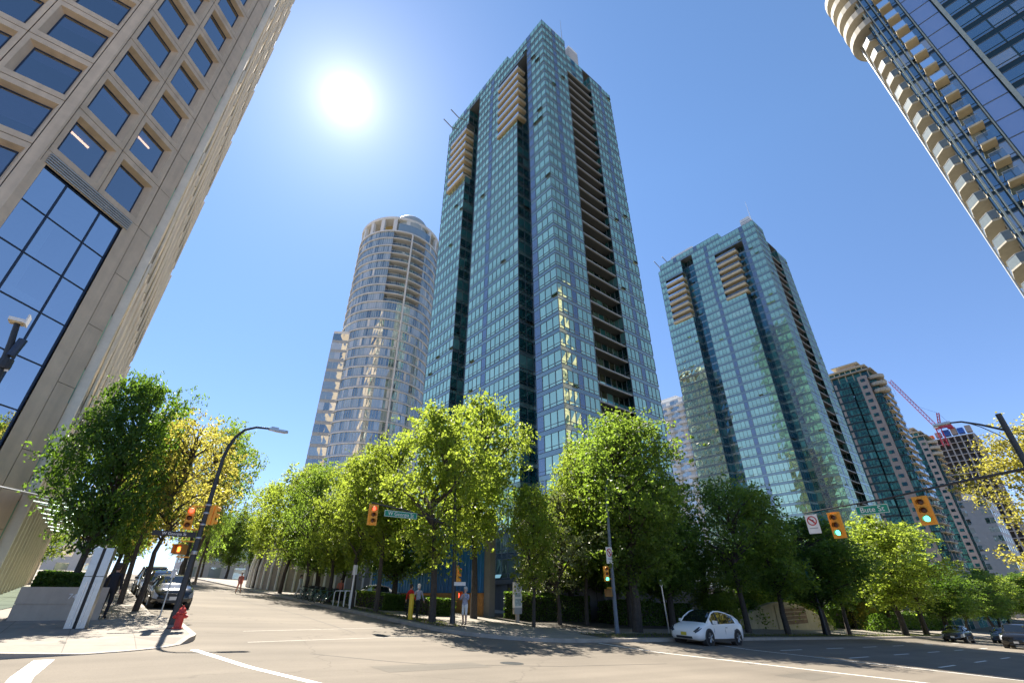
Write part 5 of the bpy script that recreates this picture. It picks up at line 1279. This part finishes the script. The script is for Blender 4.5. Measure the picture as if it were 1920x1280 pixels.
# ---------------------------------------------------------------- cars
def car(label, paint, loc, rz, Lc=4.75, Wc=1.92, Hc=1.62, kind='hatch', plate=None, group=None):
    # built along +X = front, origin on the ground at the middle
    t = thing('parked_car' if group else 'car', label, 'car', loc, rz, group)
    hw = Wc/2
    # stations: x, bottom z, shoulder z, centre/roof z, half width, roof half width
    if kind == 'hatch': S = [(-.5, .42, .80, .84, .70, .62), (-.485, .30, .93, .98, .84, .72), (-.45, .22, 1.00, 1.12, .90, .70), (-.40, .22, 1.03, 1.24, .93, .66), (-.30, .22, 1.02, 1.43, .95, .62), (-.18, .22, 1.00, 1.55, .955, .60), (-.04, .2, .98, 1.62, .955, .60), (.06, .2, .97, 1.60, .955, .60), (.14, .2, .96, 1.50, .955, .62), (.22, .2, .95, 1.28, .955, .68), (.285, .2, .93, 1.02, .95, .74), (.36, .2, .86, .95, .945, .70), (.43, .2, .77, .86, .92, .66), (.475, .22, .66, .74, .83, .60), (.497, .3, .56, .60, .68, .52)]
    elif kind == 'suv': S = [(-.5, .5, 1.0, 1.05, .84, .74), (-.485, .34, 1.08, 1.55, .92, .70), (-.45, .28, 1.10, 1.72, .95, .70), (-.3, .28, 1.10, 1.80, .96, .70), (-.1, .28, 1.09, 1.81, .96, .70), (.05, .28, 1.08, 1.80, .96, .70), (.12, .28, 1.08, 1.72, .96, .70), (.2, .28, 1.06, 1.22, .96, .78), (.26, .28, 1.05, 1.14, .955, .78), (.4, .28, 1.0, 1.10, .945, .76), (.47, .3, .92, 1.0, .90, .72), (.497, .4, .80, .85, .8, .66)]
    else: S = [(-.5, .4, .78, .82, .74, .64), (-.485, .26, .92, .96, .86, .74), (-.42, .2, .96, 1.0, .92, .74), (-.34, .2, .95, 1.02, .94, .70), (-.24, .2, .94, 1.32, .945, .60), (-.12, .2, .93, 1.43, .95, .56), (.02, .2, .92, 1.44, .95, .56), (.1, .2, .91, 1.36, .95, .58), (.2, .2, .90, 1.06, .95, .68), (.25, .2, .89, .97, .95, .72), (.38, .2, .82, .9, .94, .70), (.46, .22, .70, .78, .88, .62), (.497, .3, .56, .6, .7, .52)]
    zs = Hc/max(s[3] for s in S)
    rings = []
    for (x, zb, zsh, zt, w, wr) in S:
        w *= Wc/1.92; wr *= Wc/1.92; zb, zsh, zt = zb*zs, zsh*zs, zt*zs; X = x*Lc
        mid = zb+(zsh-zb)*.5
        half = [(.0, zb), (w*.86, zb), (w*.985, zb+.1), (w, mid), (w*.975, zsh-.05), (w*.94, zsh), (max(wr, w*.94-(zt-zsh)*.42) if zt-zsh > .2 else w*.80, zt-.07 if zt-zsh > .2 else zsh+(zt-zsh)*.5), (wr*.82, zt-.012), (0, zt)]
        rings.append([(X, a, b) for a, b in half])
    body, parts = MB(), {'windscreen': MB(), 'side_window': MB(), 'side_window ': MB(), 'rear_window': MB()}
    n = len(rings[0]); roofmat = MB()
    for i in range(len(rings)-1):
        A, B = rings[i], rings[i+1]; S0, S1 = S[i], S[i+1]
        cab0, cab1 = (S0[3]-S0[2]) > .17, (S1[3]-S1[2]) > .17
        steep = (S1[3]-S0[3])*zs/((S1[0]-S0[0])*Lc)
        for j in range(n-1):
            for sgn in (1, -1):
                q = [A[j], B[j], B[j+1], A[j+1]]
                q = [(p[0], p[1]*sgn, p[2]) for p in q]
                tgt = body
                if j == 5 and cab0 and cab1 and S0[0] > -.40:
                    tgt = parts['side_window' if sgn > 0 else 'side_window ']
                if j in (6, 7) and (cab0 or cab1):
                    if steep < -.33: tgt = parts['windscreen']
                    elif steep > .42: tgt = parts['rear_window']
                    elif kind == 'hatch' and j >= 6: tgt = roofmat
                tgt.quad(*(q if sgn < 0 else q[::-1]))
    for R0, s in ((rings[0], 1), (rings[-1], -1)):
        pts = [(p[0], p[1], p[2]) for p in R0]+[(p[0], -p[1], p[2]) for p in R0[-2:0:-1]]
        body.add(pts, [tuple(range(len(pts)))])
    bo = body.build('body', M[paint], t, smooth=False)
    for k, b in parts.items():
        if b.v: b.build(k.strip(), M['carglass'], t, smooth=True)
    if roofmat.v: roofmat.build('glass_roof', M['carglass'], t, smooth=True)
    for o in (bo,):
        me = o.data; bmm = bmesh.new(); bmm.from_mesh(me); bmesh.ops.remove_doubles(bmm, verts=bmm.verts, dist=.0005); bmesh.ops.recalc_face_normals(bmm, faces=bmm.faces)
        for f in bmm.faces: f.smooth = True
        for e in bmm.edges:
            if len(e.link_faces) == 2 and e.calc_face_angle(0) > .75: e.smooth = False
        bmm.to_mesh(me); bmm.free()
    # roof rails run from the foot of the windscreen over the side glass to the tail
    for sgn in (1, -1):
        rr = [Vector((p[0], p[1]*sgn, p[2]+.004)) for i, p in ((i, rings[i][6]) for i in range(len(S))) if S[i][3]-S[i][2] > .08 and S[i][0] < .3 and S[i][0] > -.46]
        p = MB(); p.tube(rr, .042, 6); p.build('roof_rail', M[paint], t, smooth=True)
    i_b = [i for i in range(len(S)) if (S[i][3]-S[i][2]) > .3]; ib = i_b[len(i_b)//2]
    for sgn in (1, -1):
        for i in (ib,):
            p = MB(); a, c = rings[i][5], rings[i][6]; p.tube([(a[0], a[1]*sgn*1.003, a[2]), (c[0], c[1]*sgn*1.003, c[2])], .035, 6); p.build('pillar', M['blackmetal'], t)
        for ends in ((i_b[-1], -1), (i_b[0], 1)):
            pass
        sl = MB(); sl.box(-.22*Lc, .22*Lc, sgn*hw*.93-.03, sgn*hw*.985+.004*sgn+.012, .17, .30); sl.build('sill_trim', M['blackmetal'], t)
        m = MB(); mx = rings[i_b[-1]][5][0]-.12; m.obox((mx-.1, sgn*(hw*.96) if sgn > 0 else -hw*.96-.2, .98*zs), (1, 0), (0, 1), .16, .2, .15); m.build('mirror', M[paint], t)
        h = MB(); h.box(-.32*Lc+.25*Lc-.1, -.32*Lc+.25*Lc+.1, sgn*hw*.985-.012, sgn*hw*.985+.012, .80*zs, .825*zs); h.build('door_handle', M['blackmetal'], t)
        d = MB()
        for xx in (.2*Lc, -.04*Lc, -.24*Lc): d.tube([(xx, sgn*hw*.955*1.0, .28), (xx, sgn*hw*1.001*.998, .62*zs), (xx-.02, sgn*hw*.945, .95*zs)], .011, 4)
        d.build('door_seam', M['blackmetal'], t)
    R0 = .35 if kind != 'suv' else .39
    for x in (.305*Lc, -.305*Lc):
        for sgn in (1, -1):
            a = MB(); a.lathe([(R0+.07, sgn*(hw*.70)), (R0+.07, sgn*(hw*.997+.004)), (R0-.02, sgn*(hw*.997+.004))], 24, (x, 0, R0), ax='y'); a.build('wheel_arch', M['joint'], t)
            w = MB(); w.lathe([(.02, sgn*(hw-.24)), (R0, sgn*(hw-.24)), (R0, sgn*(hw-.0)), (R0-.03, sgn*(hw+.018)), (R0*.68, sgn*(hw+.012))], 26, (x, 0, R0), ax='y'); wo = w.build('wheel', M['rubber'], t)
            r = MB(); r.lathe([(R0*.70, sgn*(hw+.014)), (R0*.64, sgn*(hw+.022)), (R0*.60, sgn*(hw+.004)), (.01, sgn*(hw+.004))], 24, (x, 0, R0), ax='y', m=1)
            for k in range(5):
                an = 2*math.pi*k/5; r.tube([(x, sgn*(hw+.012), R0), (x+math.cos(an)*R0*.62, sgn*(hw+.018), R0+math.sin(an)*R0*.62)], .035, 5)
            r.lathe([(.07, sgn*(hw+.01)), (.06, sgn*(hw+.04)), (.005, sgn*(hw+.04))], 10, (x, 0, R0), ax='y'); r.build('rim', [M['rim'], M['blackmetal']], wo)
    # front and rear details
    fx = Lc*.497
    def on_front(u, z): # x on the nose at half width u, height z (approximate plan curve)
        return Lc*(.5-.075*(abs(u)/hw)**2.2)-.0+(-.06 if z > .62*zs else 0)
    for sgn in (1, -1):
        b = MB(); iF = len(S)-4
        for i in ((iF+1, iF+2) if kind == 'hatch' else (iF+1, iF+2)):
            if i+1 >= len(S): continue
            for j in (4, 5) if kind == 'hatch' else (3, 4):
                q = [rings[i][j], rings[i+1][j], rings[i+1][j+1], rings[i][j+1]]
                q = [(p[0]+.012, p[1]*sgn*1.012, p[2]+.012) for p in q]
                if kind == 'hatch' and i == iF+1: q[0] = tuple(Vector(q[0]).lerp(Vector(q[3]), .55))
                b.quad(*q)
        b.build('headlight', M['headlamp_dark'] if paint == 'white_paint' else M['headlamp'], t)
        b = MB(); b.box(on_front(.72, .4)-.09, on_front(.72, .4)+.01, sgn*.74-.1, sgn*.74+.1, .44, .48); b.build('fog_lamp', M['blackmetal'], t)
        b = MB(); b.box(-.5*Lc+.0, -.5*Lc+.12, sgn*.6*hw-.18, sgn*.6*hw+.18, .84*zs, .92*zs); b.build('tail_lamp', M['redlens'], t)
    b = MB(); b.box(fx-.06, fx+.02, -.46, .46, .27, .37); b.build('lower_grille', M['blackmetal'], t)
    if kind != 'hatch': b = MB(); b.box(fx-.04, fx+.025, -.42, .42, .48, .66*zs); b.build('grille', M['blackmetal'], t)
    b = MB(); b.box(fx+.026, fx+.04, -.16, .16, .40, .55); b.build('number_plate', M[plate or 'signwhite'], t)
    return t
M['headlamp_dark'] = plain('dark_headlamp', (.05, .055, .065), .1, var=0, spec=.9)
WX, WY = 27.5, 16.3
white = car('white hatchback car with black glass roof at the kerb facing left', 'white_paint', (WX, WY, gz(WX, WY)+.004), math.pi, plate='plate')
white.rotation_euler = (-math.atan(.03), -math.atan(.042), math.pi)
def road_car(label, paint, x, y, rz, kind, group='cars waiting on the right street', Lc=4.6, Wc=1.85, Hc=1.5, up=0):
    c = car(label, paint, (x, y, gz(x, y)+.004), rz, Lc, Wc, Hc, kind, group=group)
    c.rotation_euler = (0, -math.atan(.042), rz) if rz > 1 else (0, math.atan(.048), rz)
    return c
road_car('black parked sedan facing the camera behind the left lamp pole', 'black_paint', 3.5, 33.5, R_(-90), 'sedan', 'cars parked on the left street')
road_car('silver parked car behind the black sedan on the left street', 'silver_paint', 3.45, 39.2, R_(-90), 'hatch', 'cars parked on the left street', Hc=1.6)
road_car('dark suv farther up the left kerb behind the silver car', 'black_paint', 3.5, 46, R_(-90), 'suv', 'cars parked on the left street', Hc=1.75)
road_car('white car farthest up the left kerb, just past the lamp pole', 'white_paint', 4.3, 55, R_(-90), 'sedan', 'cars parked on the left street')
road_car('dark car parked inside the planted area left of the blue wall', 'silver_paint', 19.2, 42.4, R_(180), 'sedan', 'cars parked on the left street')
road_car('dark green parked car under the bright tree on the right street', 'black_paint', 71.0, 13.9, math.pi, 'sedan')
road_car('blue car between the parked car and the utility vehicle', 'navy_paint', 80.0, 11.6, math.pi, 'sedan')
road_car('black boxy utility vehicle with pale headlights on the right street', 'black_paint', 64, 8.4, math.pi, 'suv', Hc=1.85, Wc=1.95)
road_car('silver car cut by the right frame edge behind the utility vehicle', 'silver_paint', 67, 6.0, math.pi, 'sedan')

# ---------------------------------------------------------------- people
def person(label, loc, rz, top, bottom, pose='stand', hair='hair', shorts=False, hgt=1.72, sleeves=True, skirt=False):
    s = hgt/1.75
    J = {'pelvis': (0, 0, .95), 'waist': (0, 0, 1.1), 'chest': (0, -.01, 1.32), 'neck': (0, 0, 1.48), 'chin': (0, -.02, 1.55), 'head': (0, -.015, 1.65), 'crown': (0, .0, 1.74)}
    R = {'pelvis': .145, 'waist': .13, 'chest': .15, 'neck': .055, 'chin': .07, 'head': .098, 'crown': .06}
    E = [('pelvis', 'waist'), ('waist', 'chest'), ('chest', 'neck'), ('neck', 'chin'), ('chin', 'head'), ('head', 'crown')]; reg = {e: 'top' for e in E[:3]}; reg.update({e: 'skin' for e in E[3:]})
    step = {'walk': .22, 'stand': .02, 'face': .03}[pose]
    for sd, q in (('l', 1), ('r', -1)):
        f = -step*q
        arm = [(.19*q, 0, 1.42), (.25*q, .02+f*-.4, 1.16), (.26*q, -.04-f*.8, .93), (.26*q, -.06-f*.9, .85)]
        if pose == 'face': arm = [(.19*q, 0, 1.42), (.24*q, -.1, 1.18), (.09*q, -.24, 1.30+.03*q), (.04*q, -.22, 1.38+.03*q)]
        leg = [(.09*q, 0, .88), (.10*q, -.02+f*.5, .50), (.10*q, .03+f*1.15, .09), (.11*q, -.11+f*1.15, .04)]
        for nm, pts, rr in (('arm', arm, (.062, .048, .034, .036)), ('leg', leg, (.098, .066, .043, .036))):
            prev = 'chest' if nm == 'arm' else 'pelvis'
            for i, p in enumerate(pts):
                k = sd+nm+str(i); J[k] = p; R[k] = rr[i]; e = (prev, k); E.append(e)
                reg[e] = (('top' if (i < 2 or (sleeves and i < 3)) else 'skin') if nm == 'arm' else (('bottom' if (not shorts or i < 2) else 'skin') if i < 3 else 'shoe')); prev = k
        hd = Vector(arm[3]); wr = (hd-Vector(arm[2])).normalized(); sx = Vector((0, 1, 0)) if pose != 'face' else Vector((0, 0, 1))
        for fi in range(5):
            k = sd+'f%d' % fi; off = (fi-2)*.016
            J[k] = tuple(hd+wr*(.075-.012*abs(fi-2))+sx*off+Vector((-.012*q, -.006, 0))); R[k] = .009; E.append((sd+'arm3', k)); reg[E[-1]] = 'skin'
    names = list(J); idx = {k: i for i, k in enumerate(names)}
    me = bpy.data.meshes.new('p'); me.from_pydata([Vector(J[k])*s for k in names], [(idx[a], idx[b]) for a, b in E], [])
    o = bpy.data.objects.new('p', me); COL.objects.link(o); o.modifiers.new('s', 'SKIN')
    for i, k in enumerate(names):
        v = me.skin_vertices[0].data[i]; r = R[k]*s
        v.radius = (r*1.15, r*.8) if k in ('pelvis', 'waist', 'chest') else (r, r); v.use_root = (k == 'pelvis')
    sb = o.modifiers.new('u', 'SUBSURF'); sb.levels = 1; sb.render_levels = 1
    dg = bpy.context.evaluated_depsgraph_get(); m2 = bpy.data.meshes.new_from_object(o.evaluated_get(dg)); bpy.data.objects.remove(o)
    mats = ['skin', top, bottom, 'cloth_black']; key = {'skin': 0, 'top': 1, 'bottom': 2, 'shoe': 3}
    m2.materials.clear()
    for k in mats: m2.materials.append(M[k])
    segs = [(Vector(J[a])*s, Vector(J[b])*s, key[reg[(a, b)]]) for a, b in E]
    for p in m2.polygons:
        c = p.center; best = 9
        for a, b, k in segs:
            d = b-a; u = max(0, min(1, (c-a).dot(d)/max(1e-9, d.length_squared))); q = (c-(a+d*u)).length
            if q < best: best = q; p.material_index = k
        if c.z < .94*s and c.z > .6*s and abs(c.x) < .2 and p.material_index == 1: p.material_index = 2
        p.use_smooth = True
    m2.name = 'person'; b = bpy.data.objects.new('person', m2); COL.objects.link(b); b.location = loc; b.rotation_euler = (0, 0, rz); tag(b, label, 'person')
    h = MB(); h.lathe([(.088, 1.66), (.108, 1.70), (.10, 1.76), (.06, 1.80), (.01, 1.815)], 14, (0, .012, 0)); h.lathe([(.07, 1.56), (.085, 1.62), (.088, 1.68)], 12, (0, .032, 0))
    h.v = [(v[0]*s, v[1]*s, v[2]*s) for v in h.v]; h.build('hair', M[hair], b, smooth=True)
    fc = MB(); fc.tube([(0, -.105*s, 1.645*s), (0, -.128*s, 1.615*s), (0, -.105*s, 1.605*s)], .012*s, 5); fc.build('nose', M['skin'], b)
    for q in (-1, 1):
        e = MB(); e.lathe([(.001, -.108*s), (.012*s, -.103*s), (.013*s, -.095*s)], 8, (q*.035*s, 0, 1.655*s), ax='y'); e.build('eye', M['signblack'], b)
    mo = MB(); mo.box(-.025*s, .025*s, -.1*s, -.088*s, 1.572*s, 1.582*s); mo.build('mouth', M['signred'], b)
    return b
def at_ground(x, y, raised=True): return (x, y, gz(x, y)+(.13 if raised else 0))
FC = math.atan2
def facing(x, y): return math.atan2(-y, -x)+math.pi/2   # the figure's front (-Y) turned to the camera
person('person in patterned grey shirt and white shorts standing with a hand raised to the face', at_ground(15.75, 23.1), facing(15.75, 23.1)-.5, 'cloth_grey', 'cloth_white', 'face', 'hairgrey', True, 1.74)
person('person in bright red jacket and dark trousers walking on the pavement', at_ground(15.3, 28.3), facing(15.3, 28.3)+2.2, 'cloth_red', 'cloth_black', 'walk', hgt=1.66)
person('person in grey top with white cap behind the yellow post', at_ground(15.0, 26.8), facing(15, 26.8)+2.6, 'cloth_grey', 'cloth_black', 'walk', 'cloth_white', hgt=1.70)
person('person in coral top walking in the road far up the left street', at_ground(10.66, 52.1, False), facing(10.7, 52)+.4, 'cloth_pink', 'cloth_pink', 'walk', 'hairgrey', True, 1.7)
person('person in black clothes standing behind the silver pylon', at_ground(.72, 24.6), facing(1, 26)+2.8, 'cloth_black', 'cloth_black', 'stand', hgt=1.8)
person('person in white shirt by the forked trunk near the far bicycles', at_ground(14.2, 46.3), facing(14, 46)+1.0, 'cloth_white', 'cloth_white', 'walk', hgt=1.7)
person('person in orange top far back beside the hedge', at_ground(16.0, 41.6), facing(16, 41), 'cloth_pink', 'cloth_black', 'stand', hgt=1.65)
